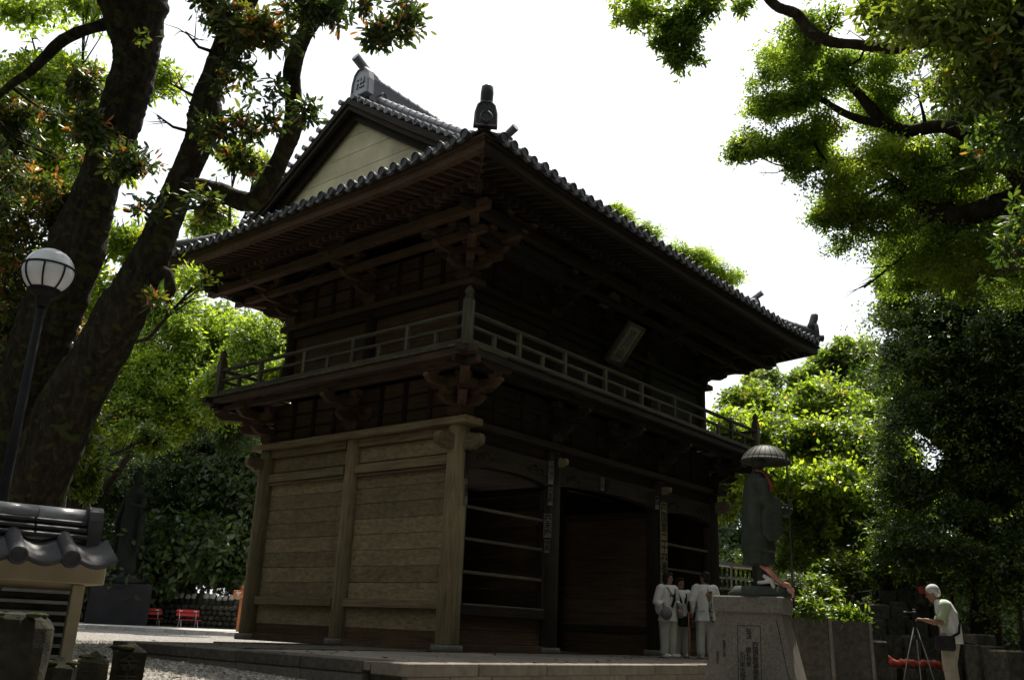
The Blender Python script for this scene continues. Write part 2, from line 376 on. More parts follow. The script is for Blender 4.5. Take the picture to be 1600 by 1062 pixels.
bp = n_.nodes.new('ShaderNodeBump'); bp.inputs['Strength'].default_value = .9; bp.inputs['Distance'].default_value = .02; bp.invert = True
n_.links.new(vo.outputs['Distance'], bp.inputs['Height']); n_.links.new(bp.outputs[0], b_.inputs['Normal'])
link('gravel_ground', mk(*ground_mesh(), m, True), kind='structure')
# loose pebbles in the near gravel: real stones, nobody could count them
def pebbles(N, x0, x1, y0, y1, r, seed, test=None):
    rs = np.random.RandomState(seed)
    P = np.stack([rs.uniform(x0, x1, N), rs.uniform(y0, y1, N)], 1)
    if test: P = P[[test(*p) for p in P]]
    N = len(P); z = np.array([ground(*p) for p in P])
    o = np.array([(1, 0, 0), (0, 1, 0), (-1, 0, 0), (0, -1, 0), (0, 0, .8), (.7, .7, .35), (-.7, .7, .4), (0, -.2, -.6)], float)
    o = o[:5]; fc = np.array([(0, 1, 4), (1, 2, 4), (2, 3, 4), (3, 0, 4)])
    s_ = r * rs.uniform(.5, 1.5, (N, 1, 1)); a = rs.rand(N) * 6.28
    q = o[None] * s_ * rs.uniform(.6, 1.3, (N, 5, 3)); c, sn = np.cos(a)[:, None], np.sin(a)[:, None]
    x = q[..., 0] * c - q[..., 1] * sn + P[:, :1]; y = q[..., 0] * sn + q[..., 1] * c + P[:, 1:]
    zz = q[..., 2] + z[:, None]
    v = np.stack([x, y, zz], 2).reshape(-1, 3); f = (fc[None] + np.arange(N)[:, None, None] * 5).reshape(-1, 3)
    return v.tolist(), f.tolist()
m, n_, b_, out_ = newmat('gravel_pebble')
ge = n_.nodes.new('ShaderNodeNewGeometry')
n_.links.new(ramp(n_, ge.outputs['Random Per Island'], [(0, (.11, .1, .085)), (.6, (.22, .2, .175)), (1, (.4, .375, .33))]), b_.inputs['Base Color']); b_.inputs['Roughness'].default_value = .9
link('loose_gravel', mk(*pebbles(42000, -11, 1, -8.5, 8, .022, 5, lambda x, y: not ((x > -4.7 and -3.9 < y < 2.3) or x > -.4)), m), kind='stuff')
# pale paved path crossing behind the gravel
pa, pb = at(100, 974, 33.5), at(440, 989, 29); pa.z = pb.z = -.14
ax = (pb - pa).normalized(); ln = (pb - pa).length; nrm_ = V(-ax.y, ax.x, 0)
link('path', mk(*cbox(ln * 2.2, 9, .16, .02), M_['pale']), frame((pa + pb) / 2 + nrm_ * 4.6, ax), kind='structure')
kb = empty('kerb', V(*((pa + pb) / 2)), 'pale sunlit kerb stones edging the raised path in front of the red benches', 'kerb')
for k in range(24):
    link('kerb_stone', mk(*cbox(.94, .16, .17, .015), M_['pale']), frame(pa + ax * (k * .96 - 4) + V(0, 0, .004), ax), kb)
# ================================================================== podium
pod = empty('stone_podium', V(2, -1, -.3), 'low grey stone podium of large slabs under the wooden gate', 'podium')
box('podium_core', V(3.9, -.98, -.22), (16.9, 5.6, .3), M_['granite2'], pod)
box('podium_core', V(4.55, 3.9, -.225), (10.0, 4.0, .29), M_['granite2'], pod)
x = -4.65; k = 0
while x < 12.3:                                   # top slabs, laid in two rows in front, and the edge stones
    L = 1.1 + (k % 3) * .12
    for (y0, y1) in ((-3.3, -1.6), (-1.6, -.35)):
        box('paving_slab', V(x + L / 2, (y0 + y1) / 2, -.045 + rnd.uniform(-.003, .003)), (L - .012, y1 - y0 - .012, .09), M_['paving'], pod, bev=.006)
    box('edge_stone', V(x + L / 2, -3.58, -.06 + rnd.uniform(-.003, .004)), (L - .012, .54, .13), M_['paving'], pod, bev=.01)
    x += L; k += 1
x = -4.62; k = 0
while x < 12.3:
    L = .62 + .05 * (k % 3)
    box('riser_stone', V(x + L / 2, -3.80, -.235), (L - .01, .1, .22), M_['paving'], pod, bev=.008); x += L; k += 1
y = -3.2; k = 0
while y < 1.9:
    L = min(1.02 + (k % 2) * .2, 1.95 - y)
    box('edge_stone', V(-4.42, y + L / 2, -.06 + rnd.uniform(-.003, .004)), (.5, L - .012, .13), M_['granite2'], pod, bev=.01)
    box('riser_stone', V(-4.6, y + L / 2, -.235), (.1, L - .012, .22), M_['granite'], pod, bev=.008)
    for (x0, x1) in ((-4.17, -2.9), (-2.9, -1.5), (-1.5, -.2)):
        if y + L / 2 > -.3: box('paving_slab', V((x0 + x1) / 2, y + L / 2, -.045 + rnd.uniform(-.003, .003)), (x1 - x0 - .012, L - .012, .09), M_['granite2'], pod, bev=.006)
    y += L; k += 1
# ================================================================== temple gate
G = empty('temple_gate', V(4.55, 2.7, 0), 'old two storey wooden temple gate with a grey tiled hip and gable roof', 'gate building')
wd, bd, dw, rw, gw = M_['wood'], M_['board'], M_['dwood'], M_['rwood'], M_['gwood']
CX = [0, 2.65, 6.55, 9.1]; CY = [0, 2.7, 5.4]
def cyl(name, p0, p1, r, mat, parent, n=20, taper=1.0, **kw):
    L = (Vector(p1) - Vector(p0)).length; key = ('c', round(L, 3), r, mat.name, n, taper)
    if key not in _bc:
        ps = [(0, 0, 0), (.02, 0, 0), (L * .5, 0, 0), (L - .02, 0, 0), (L, 0, 0)]
        _bc[key] = mk(*tube(ps, [r * .94, r, r * (1 + taper) / 2, r * taper, r * taper * .94], n), mat, True)
    d = Vector(p1) - Vector(p0)
    return link(name, _bc[key], frame(p0, d, (0, 0, 1) if abs(d.normalized().z) < .9 else (1, 0, 0)), parent, **kw)
cols = {}
for i, x in enumerate(CX):
    for j, y in enumerate(CY):
        if j == 1 and i in (1, 2): continue
        r = .2 if (i == 0 and j != 1) or j == 0 else .18
        if i == 0 and j == 1: r = .17
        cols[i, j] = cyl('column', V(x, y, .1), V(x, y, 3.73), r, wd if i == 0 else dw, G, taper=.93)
        cyl('column_base', V(x, y, -.02), V(x, y, .1), r + .07, M_['granite'], G, 20)
def boards(name, x, y0, y1, z0, z1, bw, mat, axis='X', t=.04, jit=.006, parent=None):
    n = max(1, round((z1 - z0) / bw)); h = (z1 - z0) / n
    for k in range(n):
        z = z0 + (k + .5) * h; o = rnd.uniform(-jit, jit)
        c = V(x + o, (y0 + y1) / 2, z) if axis == 'X' else V((y0 + y1) / 2, x + o, z)
        s = (t, y1 - y0, h - .006) if axis == 'X' else (y1 - y0, t, h - .006)
        box(name, c, s, mat, parent or G, bev=.004)
# ---- side wall (faces -X), and its mirror at the far end
for X, sg in ((0, -1), (9.1, 1)):
    for y0, y1 in ((.17, 2.56), (2.88, 5.22)):
        boards('wall_board', X - sg * .02, y0 - .05, y1 + .05, .3, .66, .36, bd, jit=.002)
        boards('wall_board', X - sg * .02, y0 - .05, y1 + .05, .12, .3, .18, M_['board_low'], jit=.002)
        boards('wall_board', X - sg * .02, y0 - .05, y1 + .05, .80, 3.06, .29, bd)
        boards('wall_board', X - sg * .02, y0 - .05, y1 + .05, 3.27, 3.56, .29, bd)
        box('wall_rail', V(X + sg * .05, (y0 + y1) / 2, .73), (.1, y1 - y0, .15), wd, G)
        box('wall_rail', V(X + sg * .05, (y0 + y1) / 2, 3.15), (.1, y1 - y0, .17), wd, G)
        box('wall_rail', V(X + sg * .03, (y0 + y1) / 2, 3.03), (.07, y1 - y0, .05), wd, G)
        box('head_beam', V(X + sg * .03, (y0 + y1) / 2, 3.645), (.12, y1 - y0, .15), wd, G)
    box('ground_sill', V(X, 2.7, .05), (.2, 5.0, .14), M_['board_low'], G)
for X_ in (.06, 9.04): box('wall_backing', V(X_, 2.7, 1.9), (.02, 5.1, 3.6), M_['dark_in'], G)  # added panels that stop light leaking through the board gaps
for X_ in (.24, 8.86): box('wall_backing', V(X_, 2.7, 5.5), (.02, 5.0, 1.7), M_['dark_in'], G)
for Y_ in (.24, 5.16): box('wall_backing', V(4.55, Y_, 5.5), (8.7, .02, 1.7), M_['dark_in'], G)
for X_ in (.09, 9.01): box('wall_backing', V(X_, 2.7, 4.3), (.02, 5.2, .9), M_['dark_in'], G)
box('capping_beam', V(0, 2.7, 3.795), (.46, 6.1, .13), wd, G, bev=.012)
box('capping_beam', V(9.1, 2.7, 3.795), (.46, 6.1, .13), dw, G, bev=.012)
for y in (0, 5.4): box('capping_beam', V(4.55, y, 3.79), (8.64, .46, .124), dw, G, bev=.012)
# ---- front (faces -Y) and back
for Y, sg in ((0, -1), (5.4, 1)):
    for k, (x0, x1) in enumerate(((.18, 2.47), (2.83, 6.37), (6.73, 8.92))):
        lo = 3.02 if k != 1 else 3.08
        n = 14; ol = []                                        # cambered head beam with carved ends
        for q in range(n + 1):
            t = q / n; ol.append((x0 + (x1 - x0) * t, lo + .12 * math.sin(math.pi * t) ** .6 - .02))
        ol += [(x1, 3.5), (x0, 3.5)]
        MB().add(extrude(ol, .2), Matrix.Translation((0, Y, 0))).build('carved_head_beam', dw, G)
        for e, s_ in ((x0 + .32, 1), (x1 - .32, -1)):          # carved cloud scrolls, proud of the beam
            mb = MB()
            for q in range(3):
                rr = .1 - q * .025; pts = []
                for a in range(14):
                    th = a / 13 * 4.6; r_ = rr * (1 - a / 20)
                    pts.append(V(e + s_ * (q * .17 - .05 + math.cos(th) * r_), Y + sg * .105, 3.27 + (.03 if q % 2 else -.03) + math.sin(th) * r_))
                mb.add(tube(pts, [.018] * 14, 5))
            mb.build('carved_scroll', M_['dwood'], G)
        box('upper_panel', V((x0 + x1) / 2, Y - sg * .03, 3.61), (x1 - x0, .05, .22), dw, G)
        if k != 1:
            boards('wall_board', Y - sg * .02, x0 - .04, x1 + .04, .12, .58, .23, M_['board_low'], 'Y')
            box('window_sill', V((x0 + x1) / 2, Y + sg * .04, .66), (x1 - x0, .16, .16), dw, G)
            box('window_sill_cap', V((x0 + x1) / 2, Y + sg * .05, .755), (x1 - x0 - .1, .13, .028), gw, G)
            for z in (1.28, 1.83, 2.37): box('window_bar', V((x0 + x1) / 2, Y + sg * .02, z), (x1 - x0 - .12, .06, .055), gw, G)
            for xx in (x0 + .03, x1 - .03): box('window_jamb', V(xx, Y, 1.85), (.08, .12, 2.2), dw, G)
            box('ground_sill', V((x0 + x1) / 2, Y, .05), (x1 - x0, .2, .14), M_['board_low'], G)
    for xx in (2.72, 6.48): box('door_jamb', V(xx, Y + sg * .0, 1.6), (.14, .3, 3.0), dw, G)
# statue chambers and the passage walls
for x, sg in ((2.65, 1), (6.55, -1)):
    for y0, y1 in ((.2, 2.6), (2.8, 5.2)):
        boards('passage_board', x, y0, y1, .55, 2.9, .29, M_['rwood'], jit=.004)
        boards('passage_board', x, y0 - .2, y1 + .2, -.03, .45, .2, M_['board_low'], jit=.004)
        for z in (.5, 2.98): box('passage_rail', V(x, (y0 + y1) / 2, z), (.12, y1 - y0, .14), dw, G)
    cyl('inner_column', V(x, 2.7, -.02), V(x, 2.7, 3.73), .18, dw, G)
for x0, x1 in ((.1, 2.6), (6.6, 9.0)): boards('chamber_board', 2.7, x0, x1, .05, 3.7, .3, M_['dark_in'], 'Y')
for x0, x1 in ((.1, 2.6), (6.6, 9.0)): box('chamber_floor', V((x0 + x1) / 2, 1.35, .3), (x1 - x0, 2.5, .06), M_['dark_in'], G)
for xx, sg in ((2.86, 1), (6.34, -1)):                        # gate leaves folded back
    lf = box('door_leaf', V(xx, 3.6, 1.52), (.06, 1.6, 2.9), rw, G)
    for z in (.3, 1.1, 1.9, 2.7): box('door_batten', V(xx + sg * .05, 3.6, z), (.04, 1.6, .1), dw, lf)
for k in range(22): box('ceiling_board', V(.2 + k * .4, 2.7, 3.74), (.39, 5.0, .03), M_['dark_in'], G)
# carved nosings at the corners
def nosing(p, d, sc=1.0):
    ol = []
    for k in range(15):
        t = k / 14; ol.append((t * .42, .1 + .05 * math.sin(t * 3)))
    for k in range(13):
        a = math.pi * .5 - k / 12 * math.pi; ol.append((.42 + .09 * math.cos(a), .0 + .13 * math.sin(a)))
    for k in range(10):
        t = 1 - k / 9; ol.append((t * .36, -.13 - .07 * abs(math.sin(t * 6.5))))
    M = frame(p, d) @ Matrix.Scale(sc, 4)
    o = link('carved_nosing', mk(*extrude(ol, .16), wd), M, G)
    for s in (-1, 1):
        pts = [V(.36 + math.cos(a * .5) * (.09 - a * .006), s * .082, .0 + math.sin(a * .5) * (.09 - a * .006)) for a in range(13)]
        link('carved_spiral', mk(*tube(pts, .016, 5), wd, True), M, o)
for p, d in ((V(-.15, 0, 3.45), (-1, 0, 0)), (V(0, -.15, 3.45), (0, -1, 0)), (V(0, 5.55, 3.45), (0, 1, 0)), (V(-.15, 5.4, 3.45), (-1, 0, 0)), (V(9.25, 0, 3.45), (1, 0, 0)), (V(9.1, -.15, 3.45), (0, -1, 0)),
             ): nosing(p, d, .8)
for p in (V(2.65, -.15, 3.5), V(6.55, -.15, 3.5)): nosing(p, (0, -1, 0), .5)
# ---- bracket sets
_am = {}
def arm(c, d, L, mat, h=.15, t=.12):
    key = (round(L, 3), h, t, mat.name)
    if key not in _am:
        ol = [(-L / 2, h / 2), (-L / 2, h * .1)]
        for k in range(5): a = k / 4; ol.append((-L / 2 + .02 + a * .16, h * .1 - (h * .6) * math.sin(a * math.pi / 2)))
        for k in range(5): a = 1 - k / 4; ol.append((L / 2 - .02 - a * .16, h * .1 - (h * .6) * math.sin(a * math.pi / 2)))
        ol += [(L / 2, h * .1), (L / 2, h / 2)]
        v, f = extrude(ol, t); f = [tuple(reversed(q)) for q in f]; _am[key] = mk(v, f, mat)
    return link('bracket_arm', _am[key], frame(c, d), G)
_bk = {}
def block(c, mat, s=.19, h=.12, name='bearing_block', rz=0):
    key = (s, h, mat.name)
    if key not in _bk:
        a, b = s / 2, s / 2 * .66; v = []
        for (r, z) in ((b, -h / 2), (a, -h * .05), (a, h / 2)):
            v += [(-r, -r, z), (r, -r, z), (r, r, z), (-r, r, z)]
        f = [(3, 2, 1, 0), (8, 9, 10, 11)] + [(i + 4 * k, (i + 1) % 4 + 4 * k, (i + 1) % 4 + 4 * k + 4, i + 4 * k + 4) for k in range(2) for i in range(4)]
        _bk[key] = mk(v, f, mat)
    return link(name, _bk[key], Matrix.Translation(c) @ Matrix.Rotation(rz, 4, 'Z'), G)
def brackets(p, outs, z0, steps, stp, zst, mat, wl=.95):
    block(V(*p, z0 + .1), mat, .34, .2, 'great_block')
    bh = zst * .42; ah = zst * .58; za = z0 + .2 + ah / 2
    for (ox, oy) in outs:
        diag = abs(ox) > .1 and abs(oy) > .1
        o = V(ox, oy, 0); s_ = V(-oy, ox, 0); k_ = 1.414 if diag else 1
        if not diag and len(outs) == 1:
            arm(V(*p, za), s_, wl, mat, ah); [block(V(*p, za + ah / 2 + bh / 2) + s_ * q, mat, .18, bh) for q in (-wl / 2 + .09, 0, wl / 2 - .09)]
        for i in range(1, steps + 1):
            z = za + (i - 1) * zst; L = i * stp * k_ + .32
            arm(V(*p, z) + o * (L / 2 - .16), o, L, mat, ah, .12 if not diag else .15)
            e = V(*p, z) + o * i * stp * k_
            block(e + V(0, 0, ah / 2 + bh / 2), mat, .19, bh, rz=math.pi / 4 if diag else 0)
            if not diag:
                sl_ = wl * .9 if len(outs) == 1 else wl * .9
                arm(e + V(0, 0, zst), s_, sl_, mat, ah)
                for q in (-sl_ / 2 + .09, sl_ / 2 - .09): block(e + V(0, 0, zst + ah / 2 + bh / 2) + s_ * q, mat, .18, bh)
Xm = [0, 2.65, 4.6, 6.55, 9.1]
r2 = .7071
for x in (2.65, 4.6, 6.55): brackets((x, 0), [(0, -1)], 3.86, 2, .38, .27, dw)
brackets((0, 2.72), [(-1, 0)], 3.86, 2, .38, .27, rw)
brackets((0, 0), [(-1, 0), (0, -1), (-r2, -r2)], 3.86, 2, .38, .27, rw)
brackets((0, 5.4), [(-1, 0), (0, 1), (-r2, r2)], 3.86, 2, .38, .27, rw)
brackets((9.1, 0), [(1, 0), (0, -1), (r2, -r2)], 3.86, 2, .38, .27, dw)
UX = (.15, 8.95); UY = (.15, 5.25)
for x in (2.7, 4.6, 6.4): brackets((x, UY[0]), [(0, -1)], 6.5, 3, .4, .2, dw)
brackets((UX[0], 2.7), [(-1, 0)], 6.5, 3, .4, .2, rw)
brackets((UX[0], UY[0]), [(-1, 0), (0, -1), (-r2, -r2)], 6.5, 3, .4, .2, rw)
brackets((UX[0], UY[1]), [(-1, 0), (0, 1), (-r2, r2)], 6.5, 3, .4, .2, rw)
brackets((UX[1], UY[0]), [(1, 0), (0, -1), (r2, -r2)], 6.5, 3, .4, .2, dw)
# ---- walls behind the brackets, lower zone
def zone(z0, z1, x0, x1, y0, y1, rows, mat, matf, strut):
    h = (z1 - z0) / rows
    for side in range(4):
        for r in range(rows):
            z = z0 + h * (r + .5)
            if side == 0: box('infill_board', V(x0, (y0 + y1) / 2, z), (.05, y1 - y0, h - .008), mat, G)
            if side == 1: box('infill_board', V((x0 + x1) / 2, y0, z), (x1 - x0, .05, h - .008), matf, G)
            if side == 2: box('infill_board', V(x1, (y0 + y1) / 2, z), (.05, y1 - y0, h - .008), matf, G)
            if side == 3: box('infill_board', V((x0 + x1) / 2, y1, z), (x1 - x0, .05, h - .008), matf, G)
            if r:
                if side == 0: box('tie_rail', V(x0 - .035, (y0 + y1) / 2, z - h / 2), (.04, y1 - y0 - .1, .035), matf, G)
                if side == 1: box('tie_rail', V((x0 + x1) / 2, y0 - .035, z - h / 2), (x1 - x0 - .1, .04, .035), matf, G)
    for y in strut[0]: box('strut', V(x0 - .04, y, (z0 + z1) / 2), (.05, .1, z1 - z0 - .02), matf, G)
    for x in strut[1]: box('strut', V(x, y0 - .04, (z0 + z1) / 2), (.1, .05, z1 - z0 - .02), matf, G)
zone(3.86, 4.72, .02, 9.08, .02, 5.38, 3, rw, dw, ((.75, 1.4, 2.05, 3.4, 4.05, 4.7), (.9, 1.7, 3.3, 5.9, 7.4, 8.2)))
zone(6.5, 7.32, .17, 8.93, .17, 5.23, 3, rw, dw, ((.8, 1.4, 2.0, 3.4, 4.0, 4.6), (.9, 1.7, 3.5, 5.5, 7.2, 8.1)))
# ---- balcony
B = .87
for z, o, s in ((4.60, .76, .11), (4.73, .93, .13)):
    ex = .22 if o > .8 else .3
    for X, sg in ((-o, -1), (9.1 + o, 1)): box('balcony_beam', V(X, 2.7, z + .0), (s, 5.4 + 2 * o + 2 * ex, s), rw if X < 0 else dw, G)
    for Y in (-o, 5.4 + o): box('balcony_beam', V(4.55, Y, z + .003), (9.1 + 2 * o + 2 * ex, s + .004, s - .002), dw, G)
k = 0
y = -1.02
while y < 6.3:                                                # floor planks laid outwards
    box('floor_plank', V(-.5, y + .11, 4.825), (1.06, .212, .04), gw, G); box('floor_plank', V(9.6, y + .11, 4.825), (1.06, .212, .04), dw, G); y += .218
x = .05
while x < 8.95:
    box('floor_plank', V(x + .11, -.5, 4.823), (.212, 1.06, .04), dw, G); box('floor_plank', V(x + .11, 5.9, 4.823), (.212, 1.06, .04), dw, G); x += .218
def rail(p0, p1, mat):
    p0, p1 = Vector(p0), Vector(p1); d = (p1 - p0); L = d.length; d.normalize(); c = (p0 + p1) / 2; al = abs(d.x) > .5
    def bar(z, w_, h_, ext=0): box('railing', c + V(0, 0, z), ((L + ext, w_, h_) if al else (w_, L + ext, h_)), mat, G, bev=.012)
    bar(4.90, .11, .11, 0); bar(5.185, .07, .055, 0); cyl('handrail', p0 - d * .02 + V(0, 0, 5.42), p1 + d * .02 + V(0, 0, 5.42), .042, mat, G, 10)
    n = round(L / .685); st = L / n
    for i in range(1, n):
        q = p0 + d * st * i
        if i % 2: box('baluster', q + V(0, 0, 5.06), (.07, .07, .22), mat, G)
        else: box('baluster', q + V(0, 0, 5.17), (.08, .08, .46), mat, G)
for a, b_, mt in (((-B, -B, 0), (-B, 5.4 + B, 0), gw), ((-B, -B, 0), (9.1 + B, -B, 0), gw), ((9.1 + B, -B, 0), (9.1 + B, 5.4 + B, 0), gw), ((-B, 5.4 + B, 0), (9.1 + B, 5.4 + B, 0), gw)): rail(a, b_, mt)
for x in (-B, 9.1 + B):
    for y in (-B, 5.4 + B):
        p = box('newel_post', V(x, y, 5.22), (.15, .15, .84), gw, G)
        o = MB().add(loft([(0, 0, 0, .05, .05), (0, 0, .03, .085, .085), (0, 0, .07, .055, .055), (0, 0, .13, .085, .085), (0, 0, .19, .06, .06), (0, 0, .25, .01, .01)], 12))
        link('post_finial', o.mesh(gw, True), Matrix.Translation((x, y, 5.64)), p)
# ---- upper storey body
for x in (UX[0], 2.7, 4.6, 6.4, UX[1]):
    for y in UY: cyl('upper_column', V(x, y, 4.85), V(x, y, 6.38), .15, dw, G)
for x in UX: cyl('upper_column', V(x, 2.7, 4.85), V(x, 2.7, 6.38), .15, dw, G)
for x, mt in ((UX[0], gw), (UX[1], dw)):
    boards('upper_wall_board', x, UY[0], UY[1], 4.86, 6.2, .27, M_['board_low'] if x < 1 else dw, 'X', jit=.003)
    box('upper_beam', V(x, 2.7, 6.44), (.36, 5.7, .12), rw, G); box('upper_beam', V(x - .03, 2.7, 6.28), (.16, 5.1, .16), dw, G)
    box('upper_beam', V(x - .06, 2.7, 5.1), (.1, 5.0, .12), dw, G)
for y in UY:
    boards('upper_wall_board', y, UX[0], UX[1], 4.86, 6.2, .27, dw, 'Y', jit=.003)
    box('upper_beam', V(4.55, y, 6.437), (8.44, .36, .12), dw, G); box('upper_beam', V(4.55, y, 6.28), (8.6, .16, .16), dw, G)
# ---- purlins under the eaves
P_ = -1.08
for z, o, s in ((7.2, 1.08, .17), (7.0, .66, .13)):
    for X in (-o, 9.1 + o): box('eave_purlin', V(X, 2.7, z), (s, 5.4 + 2 * o + .6, s), rw if X < 0 else dw, G)
    for Y in (-o, 5.4 + o): box('eave_purlin', V(4.55, Y, z + .003), (9.1 + 2 * o + .6, s + .004, s), dw, G)
# ---- roof geometry
X0, X1, Y0, Y1 = -2.1, 11.35, -2.15, 7.55; ZE = 7.73; GX = X0 + 1.05; YR = 2.7
def prof(d): return .57 * d + .0103 * d * d
def lift(e, i=0): return .13 * max(0, 1 - e / 2.6) ** 1.6 * max(0, 1 - i / 2.6)
def Hf(x, y):    # front and back slopes
    dy = min(y - Y0, Y1 - y); dx = min(x - X0, X1 - x); return ZE + prof(dy) + lift(dx, dy)
def Hs(x, y):
    dy = min(y - Y0, Y1 - y); dx = min(x - X0, X1 - x); return ZE + prof(dx) + lift(dy, dx)
def sheet(fn, us, rows_):
    v = []; n = len(us)
    for (a0, a1, c) in rows_:
        for u in us: v.append(fn(a0 + (a1 - a0) * u, c))
    f = [(j * n + i, j * n + i + 1, (j + 1) * n + i + 1, (j + 1) * n + i) for j in range(len(rows_) - 1) for i in range(n - 1)]
    return v, f
us = np.linspace(0, 1, 41)
ds = [0, .35, .7, 1.049, 1.051, 1.6, 2.2, 2.8, 3.4, 4.0, 4.4, 4.85]
for back in (0, 1):
    yy = (lambda d: Y1 - d) if back else (lambda d: Y0 + d)
    rw_ = [((X0 + d if d < 1.05 else GX), (X1 - d if d < 1.05 else X1 - 1.05), yy(d)) for d in ds]
    v, f = sheet(lambda a, c: (a, c, Hf(a, c)), us, rw_); nv = len(v)
    v += [(p[0], p[1], p[2] - .1) for p in v]; f = f + [tuple(i + nv for i in reversed(q)) for q in f]
    link('roof_slope', mk(v, f, M_['tile2']), None, G)
dss = [0, .35, .7, 1.05, 1.38]
for far in (0, 1):
    xx = (lambda d: X1 - d) if far else (lambda d: X0 + d)
    v, f = sheet(lambda a, c: (c, a, Hs(c, a)), us, [(Y0 + d, Y1 - d, xx(d)) for d in dss]); nv = len(v)
    v += [(p[0], p[1], p[2] - .1) for p in v]; f = f + [tuple(i + nv for i in reversed(q)) for q in f]
    link('roof_slope', mk(v, f, M_['tile2']), None, G)
SP = .27
def tile_row(path):
    pts = []; rad = []
    L = [0]
    for a, b in zip(path, path[1:]): L.append(L[-1] + (b - a).length)
    n = max(1, round(L[-1] / .3))
    def pt(s):
        s = min(max(s, 0), L[-1])
        for i in range(len(path) - 1):
            if s <= L[i + 1] or i == len(path) - 2: return path[i].lerp(path[i + 1], (s - L[i]) / max(1e-6, L[i + 1] - L[i]))
    for k in range(n):
        pts += [pt(L[-1] * (k + .0) / n + .003), pt(L[-1] * (k + 1) / n)]; rad += [.082, .072]
    return tube(pts, rad, 8)
ti, ti2 = M_['tile'], M_['tile2']
disc = mk(*tube([(0, 0, 0), (.03, 0, 0), (.035, 0, 0), (.05, 0, 0)], [.085, .09, .066, .06], 14), ti, False)
# disc drawn as a short drum with a raised rim
def drum(r=.088, L=.09):
    m = MB().add(tube([(0, 0, 0), (L, 0, 0)], [r * .93, r * .93], 14)).add(tube([(L, r * .88 * math.cos(a * .449), r * .88 * math.sin(a * .449)) for a in range(15)], .014, 5, False)); return m.v, m.f
disc = mk(*drum(), ti2)  # round ends take the darker tile; their backlit shade is in the colour
pan = []
for q in range(7): a = (q / 6 - .5) * 1.0; pan.append((a * .2, -.035 - .05 * math.cos(a * math.pi)))
lip = pan + [(p[0], p[1] + .045) for p in reversed(pan)]
lipm = mk(*[(lambda vf: (vf[0], [tuple(reversed(q)) for q in vf[1]]))(extrude(lip, .34))][0], ti)
def rows(n, mkpath, nrm, pos):
    for i in range(n):
        path, u0 = mkpath(i)
        if path is None: continue
        link('roof_tile_row', mk(*tile_row(path), ti, True), None, G)
        e = path[0]; d = Vector(nrm)
        link('round_eave_tile', disc, frame(e - d * rnd.uniform(.005, .035) + V(0, 0, rnd.uniform(-.008, .008)), d + V(rnd.uniform(-.05, .05), rnd.uniform(-.05, .05), rnd.uniform(-.08, .05))) @ Matrix.Rotation(rnd.uniform(0, 6), 4, 'X') @ Matrix.Scale(rnd.uniform(.94, 1.04), 4), G)
        if i < n - 1:
            # pan tile lip between this row and the next
            p2, _ = mkpath(i + 1)
            c = (e + p2[0]) / 2; al = (p2[0] - e)
            x_ = al.normalized(); z_ = V(0, 0, 1); M = frame(c - d * .13, x_)
            link('pan_eave_tile', lipm, M, G)
nf = int((X1 - X0 - .3) / SP); xs0 = (X0 + X1) / 2 - (nf - 1) * SP / 2
def fpath(back):
    def f(i):
        x = xs0 + i * SP; dm = min(x - X0, X1 - x); dmax = dm if dm < 1.0 else 4.75
        k = max(2, int(dmax / .4) + 1); yy = (lambda d: Y1 - d) if back else (lambda d: Y0 + d)
        return [V(x, yy(d), Hf(x, yy(d)) + .035) for d in np.linspace(0, dmax, k + 1)], None
    return f
rows(nf, fpath(0), (0, -1, 0), 0); rows(nf, fpath(1), (0, 1, 0), 0)
nsr = int((Y1 - Y0 - .3) / SP); ys0 = (Y0 + Y1) / 2 - (nsr - 1) * SP / 2
def spath(far):
    def f(i):
        y = ys0 + i * SP; dmax = min(y - Y0, Y1 - y, 1.36); xx = (lambda d: X1 - d) if far else (lambda d: X0 + d)
        return [V(xx(d), y, Hs(xx(d), y) + .035) for d in np.linspace(0, dmax, 5)], None
    return f
rows(nsr, spath(0), (-1, 0, 0), 0); rows(nsr, spath(1), (1, 0, 0), 0)
